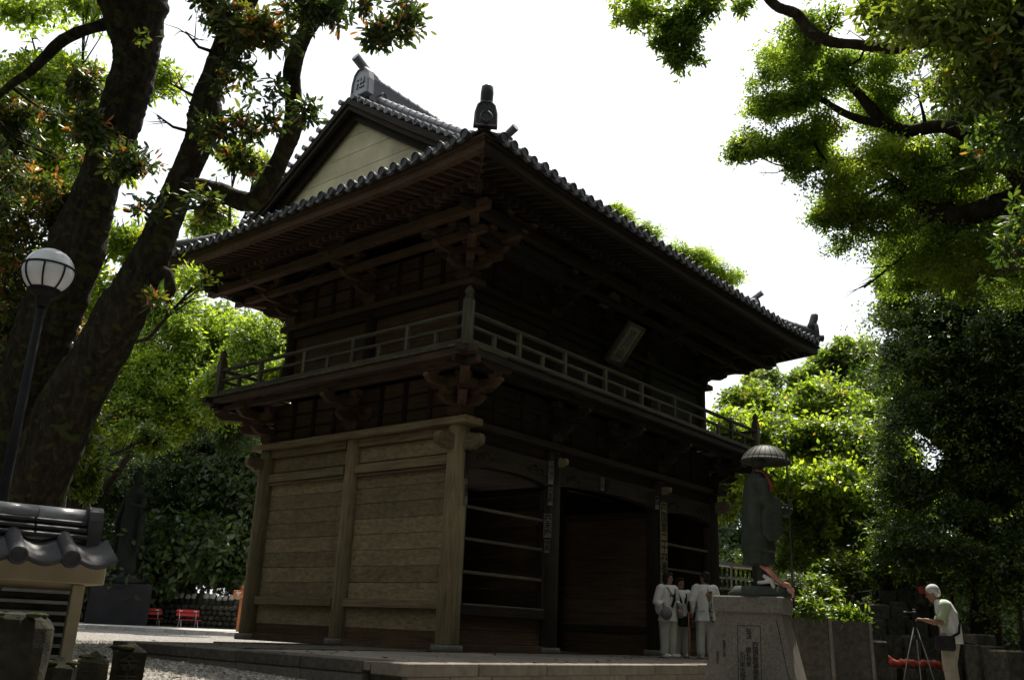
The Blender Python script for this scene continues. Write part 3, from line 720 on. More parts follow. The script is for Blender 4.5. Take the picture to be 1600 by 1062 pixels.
# ---- eave boards, soffit, rafters on all four sides
def side_pt(s, t, d, z):
    """s side 0 left(-X) 1 front(-Y) 2 right 3 back; t along the side, d in from the eave"""
    if s == 0: return V(X0 + d, Y0 + t, z)
    if s == 2: return V(X1 - d, Y0 + t, z)
    if s == 1: return V(X0 + t, Y0 + d, z)
    return V(X0 + t, Y1 - d, z)
SL = [Y1 - Y0, X1 - X0, Y1 - Y0, X1 - X0]
for s in range(4):
    L = SL[s]; mt = rw if s == 0 else dw; N = 40
    def strip(d0, d1, za, zb, name, mat):
        v = []; f = []
        for k in range(N + 1):
            u = k / N
            for (d, z) in ((d0, za), (d0, zb), (d1, zb), (d1, za)):
                t = d + (L - 2 * d) * u; v.append(side_pt(s, t, d, z + lift(min(t, L - t), d)))
        for k in range(N):
            for q in range(4):
                a = k * 4 + q; b = k * 4 + (q + 1) % 4; f.append((a, b, b + 4, a + 4) if s in (1, 2) else (a, a + 4, b + 4, b))
        f += [(0, 1, 2, 3), (N * 4, N * 4 + 3, N * 4 + 2, N * 4 + 1)]
        link(name, mk(v, f, mat), None, G)
    strip(.03, .13, ZE - .10, ZE - .03, 'eave_edge_board', mt)
    strip(.07, .19, ZE - .26, ZE - .102, 'eave_board', mt)
    strip(.80, .88, ZE - .22, ZE - .12, 'flying_eave_board', mt)
    # soffit boarding above the rafters
    v = []; f = []; dl = [.1, .5, .95, 1.6, 2.4]
    zf = lambda d: ZE - .155 + .2 * d if d < .96 else ZE - .10 + .3 * (d - .95)
    for d in dl:
        for k in range(N + 1):
            t = d + (L - 2 * d) * k / N; v.append(side_pt(s, t, d, zf(d) + lift(min(t, L - t), d)))
    for j in range(len(dl) - 1):
        for k in range(N): a = j * (N + 1) + k; f.append((a, a + 1, a + N + 2, a + N + 1))
    link('soffit_boarding', mk(v, f, M_['dwood']), None, G)
    n = int((L - .4) / .2); t0 = L / 2 - (n - 1) * .1
    for k in range(n):
        t = t0 + k * .2; e = min(t, L - t)
        for (da, db, za, zb, nm, hh) in ((.12, .98, ZE - .215, ZE - .04, 'flying_rafter', .085), (.72, 2.35, ZE - .325, ZE + .16, 'base_rafter', .095)):
            db2 = min(db, e - .06)
            if db2 < da + .12: continue
            zb2 = za + (zb - za) * (db2 - da) / (db - da)
            a = side_pt(s, t, da, za + lift(e, da)); b = side_pt(s, t, db2, zb2 + lift(e, db2))
            Lr = round((b - a).length / .05) * .05 if e < 2.6 else (.88 if nm[0] == 'f' else 1.7)
            key = (Lr, hh, mt.name)
            if key not in _bc: _bc[key] = mk(*cbox(Lr, .07, hh, .006), mt)
            link(nm, _bc[key], frame((a + b) / 2, a - b), G)
for sx, sy in ((-1, -1), (-1, 1), (1, -1), (1, 1)):             # hip rafters and the beams below them
    cx_, cy_ = (UX[0] if sx < 0 else UX[1]), (UY[0] if sy < 0 else UY[1])
    ex, ey = (X0 + .1 if sx < 0 else X1 - .1), (Y0 + .1 if sy < 0 else Y1 - .1); mt = rw if sx < 0 and sy < 0 else dw
    a = V(cx_, cy_, 7.75); b = V(ex, ey, ZE + .1)
    link('hip_rafter', mk(*cbox((b - a).length, .17, .22, .01), mt), frame((a + b) / 2, b - a), G)
    a2 = V(cx_, cy_, 7.55); b2 = a.lerp(b, .66) - V(0, 0, .26)
    link('hip_rafter', mk(*cbox((b2 - a2).length, .15, .2, .01), mt), frame((a2 + b2) / 2, b2 - a2), G)
    b3 = a.lerp(b, .5) - V(0, 0, .62); a3 = V(cx_, cy_, 7.25)
    link('tail_rafter', mk(*cbox((b3 - a3).length, .15, .2, .01), mt), frame((a3 + b3) / 2, b3 - a3), G)
# ---- gables
for far in (0, 1):
    gx = -.7 if not far else 9.95; sg = -1 if not far else 1; bx = gx + sg * .30; ccc = .30
    zt = lambda y: Hf(4, y) - .16
    ya, yb = YR - 2.95, YR + 2.95; zb = 8.35; k = 0
    while zb < 10.55:                                          # horizontal gable boards, narrowing upwards
        z1_ = min(zb + .42, 10.6)
        def yat(z):
            lo, hi = ya, YR
            for _ in range(30):
                m_ = (lo + hi) / 2
                if zt(m_) < z: lo = m_
                else: hi = m_
            return lo
        y0, y1 = yat(zb), yat(z1_)
        v = []; t = .03 + .02 * (k % 2 == 0) * 0
        for xq in (gx - .02, gx + .02): v += [(xq, y0, zb), (xq, 2 * YR - y0, zb), (xq, 2 * YR - y1, z1_ - .012), (xq, y1, z1_ - .012)]
        f = [(3, 2, 1, 0), (4, 5, 6, 7)] + [(i, (i + 1) % 4, (i + 1) % 4 + 4, i + 4) for i in range(4)]
        link('gable_board', mk(v, f, M_['cream']), None, G); zb = z1_; k += 1
    box('gable_backing', V(gx - sg * .06, YR, 9.0), (.03, 4.6, 1.0), M_['dark_in'], G)
    for s in (-1, 1):                                          # barge boards: two layers
        for (off, th, w0, w1, nm) in ((0, .07, .06, .28, 'barge_board'), (.055, .05, .03, .16, 'barge_moulding'), (-.2, .08, .16, .44, 'inner_barge_board')):
            v = []; f = []; N = 16
            for q in range(N + 1):
                y = YR + s * (3.75 * q / N) if q else YR; z = Hf(4, y)
                for xx in (bx + sg * off - th / 2, bx + sg * off + th / 2):
                    v += [(xx, y, z - w0), (xx, y, z - w1 - .04 * q / N)]
            for q in range(N):
                a = q * 4; f += [(a, a + 1, a + 5, a + 4), (a + 3, a + 2, a + 6, a + 7), (a + 1, a + 3, a + 7, a + 5), (a + 2, a, a + 4, a + 6)]
            f += [(0, 2, 3, 1), (N * 4, N * 4 + 1, N * 4 + 3, N * 4 + 2)]
            link(nm, mk(v, f, dw), None, G)
        for q in range(17):                                    # short verge tiles sticking out over the barge board
            y = YR + s * (.2 + q * .215); z = Hf(4, y) + .075
            key = 'verge'
            if key not in _bc: _bc[key] = mk(*tube([(0, 0, 0), (.5, 0, 0), (.5, 0, 0), (.48, 0, 0)], [.058, .062, .045, .04], 10), ti)
            link('verge_tile', _bc[key], frame(V(gx + sg * -.08, y, z + .0), (sg, 0, -.06)), G)
# ---- ridges
def ridge(name, path, w_, h_, mat, capr=.085, n=3, cap=True):
    """stacked ridge courses with round cap tiles along a path on the roof"""
    for c in range(n):
        v = []; f = []; ww = w_ * (1 - .12 * c); z0 = h_ * c / n; z1 = h_ * (c + 1) / n - .012
        for i, p in enumerate(path):
            t = (path[min(i + 1, len(path) - 1)] - path[max(i - 1, 0)]); s_ = V(-t.y, t.x, 0).normalized()
            v += [p + s_ * ww / 2 + V(0, 0, z0), p - s_ * ww / 2 + V(0, 0, z0), p - s_ * ww / 2 * .96 + V(0, 0, z1), p + s_ * ww / 2 * .96 + V(0, 0, z1)]
        for i in range(len(path) - 1):
            for q in range(4): a = i * 4 + q; b = i * 4 + (q + 1) % 4; f.append((a, b, b + 4, a + 4))
        e = (len(path) - 1) * 4; f += [(3, 2, 1, 0), (e, e + 1, e + 2, e + 3)]
        link(name + '_course', mk(v, f, mat), None, G)
    L = 0; pos = []
    for a, b in zip(path, path[1:]):
        m_ = max(1, round((b - a).length / .3))
        for q in range(m_): pos.append((a.lerp(b, q / m_), a.lerp(b, (q + 1) / m_)))
    for a, b in pos:
        d = b - a; L = round(d.length, 2); key = ('cap', L, capr)
        if key not in _bc: _bc[key] = mk(*tube([(0, 0, 0), (.05, 0, 0), (.05, 0, 0), (L + .01, 0, 0)], [capr * 1.12, capr * 1.12, capr, capr * .98], 12), ti, False)
        link('ridge_cap_tile', _bc[key], frame(a + V(0, 0, h_ + capr * .3), d), G)
rp = [V(x, YR, Hf(4, YR) + .02 + .08 * (abs(x - 4.62) / 5.3) ** 2) for x in np.linspace(-.66, 9.91, 13)]
ridge('main_ridge', rp, .34, .58, ti2, .09, 5)
for i in range(18):                                            # small round ornaments along the ridge side
    x = -.3 + i * .6
    for s in (-1, 1): link('ridge_roundel', disc, frame(V(x, YR + s * .12, Hf(4, YR) + .3), (0, s, 0)), G)
def oni(M, sc=1.0, emblem=False, birdrest=True, stub=False):
    ol = [(-.26, -.1), (.26, -.1), (.25, .22), (.2, .42), (.1, .52), (-.1, .52), (-.2, .42), (-.25, .22)]
    o = link('ridge_end_tile', mk(*extrude([(p[0] * sc, p[1] * sc) for p in ol], .13 * sc), ti2 if stub else ti), M @ Matrix.Rotation(0, 4, 'Z'), G)
    ri = MB()
    rim = [V(p[0] * sc * .9, -.075 * sc, p[1] * sc * .93 + .01) for p in ol]; ri.add(tube(rim + [rim[0]], .022 * sc, 6))
    if emblem:
        e = .028; c = .2
        for (cx_, cz, sx_, sz_) in ((0, 0, .24, .04), (0, 0, .04, .24), (-.06, .1, .12, .04), (.06, -.1, .12, .04), (.1, .05, .04, .14), (-.1, -.05, .04, .14)):
            ri.add(cbox(sx_, .03, sz_, .004), Matrix.Translation((cx_, -.08 - .001 * (sx_ > .2), c + cz)))
    link('ridge_end_ornament', ri.mesh(M_['tile'], False), M, o)
    if stub:
        link('bird_rest_tile', mk(*tube([(0, .1, .30 * sc), (0, .04, .5 * sc), (0, -.02, .72 * sc), (0, -.04, .86 * sc), (0, -.04, .9 * sc)], [.17 * sc, .14 * sc, .145 * sc, .13 * sc, .07 * sc], 14), ti2, True), M, o)
        link('round_end_tile', disc, M @ Matrix.Translation((0, -.12, .0)) @ Matrix.Rotation(-math.pi / 2, 4, 'Z') @ Matrix.Scale(1.1, 4), o)
    elif birdrest:
        link('bird_rest_tile', mk(*tube([(0, .3 * sc, .44 * sc), (0, .1 * sc, .5 * sc), (0, -.26 * sc, .68 * sc)], [.085 * sc, .088 * sc, .095 * sc], 14), ti), M, o)
# the plate's front looks along -Y of its own frame
def face(p, d): d = Vector(d).normalized(); x = Vector((0, 0, 1)).cross(d) * 1; M = Matrix((x, -d, V(0, 0, 1))).transposed().to_4x4(); return Matrix.Translation(p) @ M
oni(face(V(-.72, YR, 11.0), (-1, 0, 0)), 1.08, True); oni(face(V(9.97, YR, 11.0), (1, 0, 0)), 1.08, True)
for x in (-.42, 9.67):                                         # descending ridges on both slopes
    for back in (0, 1):
        yy = (lambda d: Y1 - d) if back else (lambda d: Y0 + d)
        pth = [V(x, yy(d), Hf(4, yy(d)) + .06) for d in np.linspace(4.6, 1.15, 10)]
        ridge('descending_ridge', pth, .24, .2, ti2, .085, 2)
        oni(face(V(x, yy(1.02), Hf(4, yy(1.02)) + .1), (0, 1 if back else -1, 0)), .8)
for sx, sy in ((-1, -1), (-1, 1), (1, -1), (1, 1)):            # hip ridges at the corners
    pth = []
    for d in np.linspace(1.05, .12, 6):
        x = X0 + d if sx < 0 else X1 - d; y = Y0 + d if sy < 0 else Y1 - d; pth.append(V(x, y, Hf(x, y) + .04 + .12 * (1 - d) ** 2))
    ridge('hip_ridge', pth, .22, .16, ti2, .08, 2)
    oni(face(pth[-1] + V(0, 0, .0), (sx, sy, 0)), .74, stub=True)
# ---- paper votive slips and lettering on the posts
def text_mesh(s, size, mat, extr=0.0, bold=0.0, line=.92):
    cu = bpy.data.curves.new('lettering', 'FONT'); cu.body = '\n'.join(s) if '\n' not in s else s; cu.size = size; cu.extrude = extr; cu.offset = bold
    cu.align_x = 'CENTER'; cu.align_y = 'TOP'; cu.space_line = line; cu.resolution_u = 2
    ob = bpy.data.objects.new('tmp', cu); COL.objects.link(ob); dg = bpy.context.evaluated_depsgraph_get()
    me = bpy.data.meshes.new_from_object(ob.evaluated_get(dg)); bpy.data.objects.remove(ob); me.materials.clear(); me.materials.append(mat); return me
def face_m(p, nrm, up=(0, 0, 1)):
    """matrix for lettering: its X to the reader's right, Y up, Z towards the reader"""
    z = Vector(nrm).normalized(); y = Vector(up); x = y.cross(z).normalized(); y = z.cross(x)
    return Matrix.Translation(p) @ Matrix((x, y, z)).transposed().to_4x4()
def slip(col, p, nrm, s, w_, h_, size, paper=M_['paper'], board=False):
    M = face_m(p, nrm)
    o = link('votive_slip' if not board else 'name_board', mk(*cbox(w_, h_, .008 if not board else .03, .001), paper), M, col)
    link('lettering', text_mesh(s, size, M_['ink'], .001, size * .02), M @ Matrix.Translation((0, h_ / 2 - .02, .006 if not board else .017)), o)
c1, c2, c3 = cols[1, 0], cols[2, 0], cols[0, 0]
slip(c1, V(2.47, -.145, 3.28), (-.55, -.84, 0), '江戸消方', .1, .44, .095)
slip(c1, V(2.47, -.145, 2.83), (-.55, -.84, 0), '四末殿', .1, .34, .1)
slip(c1, V(2.60, -.205, 3.38), (-.1, -1, 0), '室戸山明星院', .1, .62, .095, M_['dwood'])
slip(c1, V(2.44, -.125, 2.28), (-.62, -.78, 0), '四末殿', .15, .44, .145)
slip(c1, V(2.44, -.125, 1.9), (-.62, -.78, 0), '今昌', .1, .25, .1)
slip(c3, V(.03, -.212, 3.05), (.1, -1, 0), '講社金', .13, .5, .14, M_['dwood'])
slip(c3, V(.04, -.212, 2.55), (.1, -1, 0), '四国中', .08, .36, .08)
slip(c2, V(6.50, -.23, 2.35), (-.1, -1, 0), '四国第二十四番', .24, 1.75, .235, M_['wood'], True)
slip(c2, V(6.33, -.17, 3.2), (-.55, -.84, 0), '奉納', .09, .3, .1)
slip(G, V(4.25, -.125, 3.32), (0, -1, 0), '千社', .12, .26, .11)
slip(G, V(4.45, -.125, 3.3), (0, -1, 0), '東京', .12, .3, .12, M_['dwood'])
# ---- name plaque under the upper eaves (hangs there: a thing of its own)
pq = empty('name_plaque', V(4.6, -.3, 6.0), 'pale weathered name plaque leaning forward under the dark upper eaves of the gate', 'plaque')
nrm = V(0, -.75, -.62).normalized(); M = face_m(V(4.6, -.42, 6.38), nrm)
link('plaque_board', mk(*cbox(.46, .86, .05, .006), surf('bleached_wood', (.15, .145, .13), (.22, .21, .19), (3, 30, 30), .9, .3)), M, pq)
for a_ in ((-.27, 0, .09, .98), (.27, 0, .09, .98), (0, .46, .62, .08), (0, -.46, .62, .08)):
    link('plaque_frame', mk(*cbox(a_[2], a_[3], .09, .01), M_['gwood']), M @ Matrix.Translation((a_[0], a_[1], .01)), pq)
link('lettering', text_mesh('室戸山', .25, surf('faded_ink', (.07, .068, .06), (.1, .095, .085)), .004, .002, .95), M @ Matrix.Translation((0, .36, .03)), pq)
# ================================================================== figures
def hand(mb, p, d, side, up=V(0, 0, 1), curl=.6, s=1.0):
    """palm and five fingers, from wrist p along d"""
    d = Vector(d).normalized(); r = d.cross(up).normalized(); u = r.cross(d)
    mb.add(tube([p, p + d * .03 * s, p + d * .085 * s, p + d * .1 * s], [.022 * s, .03 * s, .035 * s, .028 * s], 8, squash=.5))
    for k in range(4):
        b = p + d * .092 * s + r * (k - 1.5) * .018 * s; L = (.062, .074, .07, .055)[k] * s
        q1 = b + (d * math.cos(curl * .5) - u * math.sin(curl * .5)) * L * .45; q2 = q1 + (d * math.cos(curl * 1.5) - u * math.sin(curl * 1.5)) * L * .35
        q3 = q2 + (d * math.cos(curl * 2.4) - u * math.sin(curl * 2.4)) * L * .25
        mb.add(tube([b - d * .01, q1, q2, q3], [.0095 * s, .0088 * s, .008 * s, .006 * s], 6))
    b = p + d * .03 * s + r * side * .03 * s
    mb.add(tube([b - r * side * .015, b + d * .03 * s + r * side * .018 * s - u * .01, b + d * .06 * s + r * side * .016 * s - u * .022], [.013 * s, .0105 * s, .008 * s], 6))
def body_mesh(J, mat, H=1.6, head_fwd=(1, 0, 0), voxel=.009, facew=1.0):
    """one continuous body from joints J; head looks along head_fwd"""
    k = H / 1.65; mb = MB(); h = V(*J['head']); n = V(*J['neck']); fw = Vector(head_fwd).normalized(); sd = V(0, 0, 1).cross(fw).normalized(); up = fw.cross(sd)
    HM = Matrix((fw, sd, up)).transposed().to_4x4(); HM.translation = h
    mb.add(ball((0, 0, .02), .094 * k, .076 * k * facew, .105 * k, 18, 12), HM)
    mb.add(ball((.022, 0, -.045), .07 * k, .06 * k * facew, .075 * k, 14, 9), HM)      # jaw
    mb.add(tube([(.085 * k, 0, .02), (.105 * k, 0, -.02), (.088 * k, 0, -.03)], [.009, .017, .012], 7), HM)   # nose
    mb.add(ball((.083 * k, 0, -.062), .012, .024, .009, 10, 6), HM); mb.add(ball((.072 * k, 0, -.098), .02, .022, .018, 10, 6), HM)
    for s in (-1, 1):
        mb.add(ball((.075 * k, s * .033, .028), .014, .022, .010, 8, 6), HM)             # brow
        mb.add(ball((0, s * .078 * k, -.005), .018, .012, .032, 8, 6), HM)              # ear
    mb.add(tube([h + V(0, 0, -.07), n, n + V(0, 0, -.08)], [.052 * k, .056 * k, .075 * k], 12))
    sh, hp = [V(*J[a]) for a in ('shL', 'shR')], [V(*J[a]) for a in ('hipL', 'hipR')]
    cs = (sh[0] + sh[1]) / 2; ch = (hp[0] + hp[1]) / 2; lat = (sh[0] - sh[1]).normalized()
    mb.add(tube([ch - V(0, 0, .06), ch + V(0, 0, .03), ch.lerp(cs, .35), ch.lerp(cs, .75), cs, n], [.13 * k, .15 * k, .13 * k, .15 * k, .12 * k, .06 * k], 16, squash=1))
    mb.add(tube([sh[0], cs, sh[1]], [.06 * k, .09 * k, .06 * k], 10))
    for s, q in ((1, 'L'), (-1, 'R')):
        a, e, w_ = V(*J['sh' + q]), V(*J['el' + q]), V(*J['wr' + q])
        mb.add(tube([a, a.lerp(e, .4), e, e.lerp(w_, .3), w_], [.052 * k, .05 * k, .038 * k, .04 * k, .026 * k], 10))
        hd = V(*J.get('hd' + q, tuple(w_ - e))); hand(mb, w_, hd, J.get('th' + q, s), V(*J.get('up' + q, (0, 0, 1))), J.get('curl' + q, .6), k * 1.0)
        a, e, w_ = V(*J['hip' + q]), V(*J['kn' + q]), V(*J['an' + q])
        mb.add(tube([a, a.lerp(e, .5), e, e.lerp(w_, .35), w_], [.09 * k, .075 * k, .055 * k, .055 * k, .036 * k], 12))
        f_ = V(*J.get('ft' + q, (1, 0, 0))).normalized(); b = w_ - V(0, 0, .05)
        mb.add(tube([b - f_ * .05, b + f_ * .05 - V(0, 0, .01), b + f_ * .15 - V(0, 0, .022), b + f_ * .19 - V(0, 0, .026)], [.038, .042, .032, .02], 10, squash=.8))
    return remesh(mb, mat, voxel)
def remesh(mb, mat, voxel, smooth=3, ratio=None):
    me = mb.mesh(mat); ob = bpy.data.objects.new('tmp', me); COL.objects.link(ob)
    r = ob.modifiers.new('r', 'REMESH'); r.mode = 'VOXEL'; r.voxel_size = voxel
    s = ob.modifiers.new('s', 'SMOOTH'); s.iterations = smooth; s.factor = .5
    if ratio: d = ob.modifiers.new('d', 'DECIMATE'); d.ratio = ratio
    dg = bpy.context.evaluated_depsgraph_get(); me2 = bpy.data.meshes.new_from_object(ob.evaluated_get(dg)); bpy.data.objects.remove(ob)
    me2.materials.clear(); me2.materials.append(mat); me2.polygons.foreach_set('use_smooth', [True] * len(me2.polygons)); return me2
def cloth(name, rings_list, mat, root, fold=.05, nf=9, seed=0, voxel=.011, n=40, extra=None):
    mb = MB()
    for rg in rings_list: mb.add(loft(rg, n, fold, nf, seed))
    if extra: [mb.add(e) for e in extra]
    me = remesh(mb, mat, voxel, 2); return link(name, me, W[root], root)
def project(tm, M, target, d):
    """press flat lettering onto a cloth surface along direction d (all in the figure's frame)"""
    bvh = BVHTree.FromPolygons([v.co.copy() for v in target.vertices], [tuple(p.vertices) for p in target.polygons]); d = Vector(d).normalized()
    tm.transform(M)
    for v in tm.vertices:
        hit = bvh.ray_cast(v.co - d * 1.0, d)
        if hit[0] is not None: v.co = hit[0] - d * .005
    return tm
def sleeve(a, e, w_, r0=.095, r1=.085, r2=.095):
    a, e, w_ = V(*a), V(*e), V(*w_); return tube([a + V(0, 0, .02), a.lerp(e, .5), e - V(0, 0, .01), w_ - V(0, 0, .02)], [r0, (r0 + r1) / 2, r1, r2], 16, wob=.05, seed=3)
def eyes(root, head, fw, k=1):
    f = Vector(fw).normalized(); s_ = V(0, 0, 1).cross(f).normalized(); HM = Matrix((f, s_, f.cross(s_))).transposed().to_4x4(); HM.translation = V(*head)
    for q in (-1, 1):
        link('eye', mk(*ball((.087 * k, q * .031, .006), .012, .014, .005, 8, 6), M_['hair'], True), W[root] @ HM, root)
        link('eyebrow', mk(*ball((.094 * k, q * .032, .034), .006, .02, .004, 8, 6), M_['hair'], True), W[root] @ HM, root)
    link('mouth', mk(*ball((.094 * k, 0, -.063), .006, .02, .004, 8, 6), M_['red'], True), W[root] @ HM, root)
def tuple_ball(D, q):
    c = V(*D['el' + q]).lerp(V(*D['wr' + q]), .22); return ball((c.x - .01, c.y, c.z - .085), .095, .04, .13, 16, 10)
def pilgrim(name, loc, rz, label, H=1.62, male=False, J=None, bagkit=None, text=None):
    R_ = empty(name, loc, label, 'person', None, rz); k = H / 1.65
    D = dict(head=(.01, 0, 1.53 * k), neck=(0, 0, 1.38 * k), shL=(0, .175 * k, 1.33 * k), shR=(0, -.175 * k, 1.33 * k),
             elL=(.0, .25 * k, 1.08 * k), elR=(.0, -.25 * k, 1.08 * k), wrL=(.15, .19 * k, .93 * k), wrR=(.15, -.19 * k, .93 * k),
             hipL=(0, .085 * k, .86 * k), hipR=(0, -.085 * k, .86 * k), knL=(.02, .1 * k, .46 * k), knR=(.0, -.1 * k, .46 * k),
             anL=(0, .11 * k, .08 * k), anR=(0, -.1 * k, .08 * k))
    fw = (1, 0, 0)
    if J: fw = J.pop('fw', fw); D.update(J)
    bm = body_mesh(D, M_['skin'], H, fw)
    link('body', bm, W[R_], R_)
    eyes(R_, D['head'], fw, k)
    h = V(*D['head']); f_ = Vector(fw).normalized(); s_ = V(0, 0, 1).cross(f_).normalized()
    mb = MB(); up = f_.cross(s_); HM = Matrix((f_, s_, up)).transposed().to_4x4(); HM.translation = h
    mb.add(ball((-.018, 0, .045), .098 * k, .092 * k, .098 * k, 18, 12), HM)
    mb.add(ball((-.045, 0, -.02), .072 * k, .082 * k, .08 * k, 14, 9), HM)
    if not male:
        for s in (-1, 1): mb.add(ball((-.02, s * .074, -.035), .05, .024, .07, 10, 8), HM)
        mb.add(ball((.045, 0, .105 * k), .05, .06, .03, 10, 8), HM)
    link('hair', remesh(mb, M_['hair'], .01, 2), W[R_], R_)
    ch = V(*D['shL']).lerp(V(*D['shR']), .5)
    top = [(ch.x, ch.y, 1.41 * k, .08, .09), (ch.x, ch.y, 1.375 * k, .11, .175), (ch.x, 0, 1.28 * k, .135, .215 * k), (0, 0, 1.12 * k, .135, .185 * k), (0, 0, .95 * k, .14, .18 * k), (.0, 0, .80 * k, .155, .205 * k), (0, 0, .70 * k, .165, .22 * k)]
    ex = [tuple_ball(D, q_) for q_ in 'LR'] + [ball(tuple(V(*D[q_]) + V(0, 0, .005)), .095, .085, .085) for q_ in ('shL', 'shR')] + [sleeve(D['shL'], D['elL'], V(*D['elL']).lerp(V(*D['wrL']), .45)), sleeve(D['shR'], D['elR'], V(*D['elR']).lerp(V(*D['wrR']), .45))]
    coat = cloth('white_coat', [top], M_['white'], R_, .06, 7, 5, .0115, 48, ex)
    legs = []
    for q, s in (('L', 1), ('R', -1)):
        hp, kn, an = V(*D['hip' + q]), V(*D['kn' + q]), V(*D['an' + q])
        legs.append([(an.x + .0, an.y, .06, .075, .07), (an.x - .005, an.y, .11, .082, .078), (an.x + .01, an.y, .2, .085, .08), (kn.x, kn.y, kn.z, .095, .088), (hp.x, hp.y, .75 * k, .13, .105), (hp.x, hp.y * .8, .92 * k, .13, .12)])
    cloth('white_trousers', legs, M_['offw'], R_, .085, 5, 8, .0115, 36)
    for q, s in (('L', 1), ('R', -1)):
        an = V(*D['an' + q]); mb = MB().add(ball((an.x + .055, an.y, .035), .135, .052, .045, 16, 8)).add(ball((an.x - .01, an.y, .06), .07, .048, .06, 12, 8))
        me = remesh(mb, M_['white'], .01, 2); link('shoe', me, W[R_], R_)
    return R_, D, coat
def strap(root, pts, r, mat, name='strap', sq=.3):
    link(name, mk(*tube(pts, r, 8, squash=sq), mat, True), W[root], root)
ANG = lambda fx, fy: math.atan2(fy, fx)
zp = .002
# standing on the left of the group, turned three quarters to the camera
p1 = at(1044, 1026, 17.0); p1 = V(4.62, -1.42, zp)
R1, D1, c1_ = pilgrim('person', p1, ANG(-.25, -1.0), 'woman in white pilgrim coat with dark cross strap and bag, facing out beside the post', 1.56,
    J=dict(fw=(.9, .35, -.05), elL=(-.03, .25, 1.02), elR=(-.03, -.26, 1.02), wrL=(.17, .14, .89), wrR=(.15, -.17, .88)))
strap(R1, [(-.05, -.13, 1.33), (.10, -.10, 1.28), (.165, -.02, 1.12), (.175, .10, .95), (.13, .2, .80)], .022, M_['bag'])
strap(R1, [(-.02, .1, 1.36), (.11, .075, 1.25), (.165, .02, 1.08), (.17, -.06, .92)], .026, M_['black'], 'stole')
link('shoulder_bag', remesh(MB().add(cbox(.10, .13, .26, .03), Matrix.Translation((.15, .19, .86))), M_['greyc'], .012), W[R1], R1)
link('waist_bag', remesh(MB().add(ball((.16, -.2, .80), .09, .13, .12)), M_['greyc'], .012), W[R1], R1)
# partly hidden between the two others
R2, D2, c2_ = pilgrim('person', V(5.35, -1.28, zp), ANG(-.6, -.8), 'woman in white pilgrim clothes with a black bag, half hidden between her two companions', 1.5,
    J=dict(fw=(1, .1, 0)))
strap(R2, [(-.02, .1, 1.30), (.11, .075, 1.2), (.165, .04, 1.02)], .024, M_['black'], 'stole'); strap(R2, [(-.02, -.1, 1.30), (.11, -.075, 1.2), (.165, -.04, 1.02)], .024, M_['black'], 'stole')
link('shoulder_bag', remesh(MB().add(cbox(.12, .26, .2, .03), Matrix.Translation((.2, -.0, .68))), M_['bag'], .012), W[R2], R2)
# seen from behind on the right, lettering down the back
R3, D3, c3_ = pilgrim('person', V(5.42, -1.80, zp), ANG(.62, .78), 'man in white pilgrim coat lettered down the back, seen from behind beside the pedestal', 1.63, True,
    J=dict(fw=(.8, .55, 0), elL=(-.02, .29, 1.08), wrL=(.14, .29, .87), elR=(.02, -.26, 1.07)))
tm = project(text_mesh('南無大師遍照金剛', .095, M_['ink'], 0, .0012, .82), face_m(V(-.5, -.05, 1.27), (-1, 0, 0)), c3_.data, (1, 0, 0)); link('back_lettering', tm, W[R3], R3)
stf = empty('walking_staff', V(5.05, -1.62, zp), 'thin pilgrim staff held upright between the standing pilgrims', 'staff')
link('shaft', mk(*tube([(0, 0, 0), (.02, 0, .6), (.03, .0, 1.05)], .014, 8), M_['tan'], True), W[stf], stf)
link('staff_cover', mk(*loft([(.026, 0, .86, .02, .02), (.028, 0, .95, .035, .035), (.03, 0, 1.06, .02, .02)], 12), M_['bag'], True), W[stf], stf)
# ---- photographer
pz = at(1478, 1000, 14.3); ph = V(pz.x, pz.y, -.30); fd = (RC @ V(-1, 0, 0)); fd.z = 0; fd = (fd.normalized() * .9 + V(.73, .62, 0) * .35).normalized()
R4 = empty('person', ph, 'white haired man in white vest and beige trousers photographing from a tripod', 'person', None, ANG(fd.x, fd.y))
D4 = dict(head=(.13, 0, 1.50), neck=(.05, 0, 1.37), shL=(-.02, .19, 1.30), shR=(-.02, -.19, 1.30), elL=(.06, .24, 1.05), elR=(.06, -.24, 1.05), wrL=(.29, .14, 1.10), wrR=(.29, -.12, 1.10),
          hipL=(-.06, .09, .86), hipR=(-.06, -.09, .86), knL=(.0, .12, .46), knR=(-.04, -.12, .46), anL=(-.04, .13, .08), anR=(-.08, -.13, .08), hdL=(.9, -.25, .1), hdR=(.9, .25, .1), curlL=1.0, curlR=1.0)
link('body', body_mesh(D4, M_['skin'], 1.64, (.93, 0, -.36)), W[R4], R4)
eyes(R4, D4['head'], (.93, 0, -.36), 1)
fw4 = V(.93, 0, -.36).normalized(); sd4 = V(0, 1, 0); HM = Matrix((fw4, sd4, fw4.cross(sd4))).transposed().to_4x4(); HM.translation = V(*D4['head'])
link('hair', remesh(MB().add(ball((-.02, 0, .045), .105, .096, .095), HM).add(ball((-.05, 0, -.01), .072, .085, .07), HM), M_['whair'], .009, 2), W[R4], R4)
shirt = cloth('green_shirt', [[(.02, 0, 1.39, .06, .075), (-.0, 0, 1.34, .10, .16), (-.02, 0, 1.22, .13, .2), (-.04, 0, 1.0, .13, .19)]], M_['green'], R4, .02, 7, 2, .011, 40,
    [ball((-.02, .19, 1.30), .095, .085, .09), ball((-.02, -.19, 1.30), .095, .085, .09), tube([D4['shL'], V(*D4['shL']).lerp(V(*D4['elL']), .5), V(*D4['elL']) + V(0, 0, .04)], [.08, .078, .082], 16), tube([D4['shR'], V(*D4['shR']).lerp(V(*D4['elR']), .5), V(*D4['elR']) + V(0, 0, .04)], [.08, .078, .082], 16)])
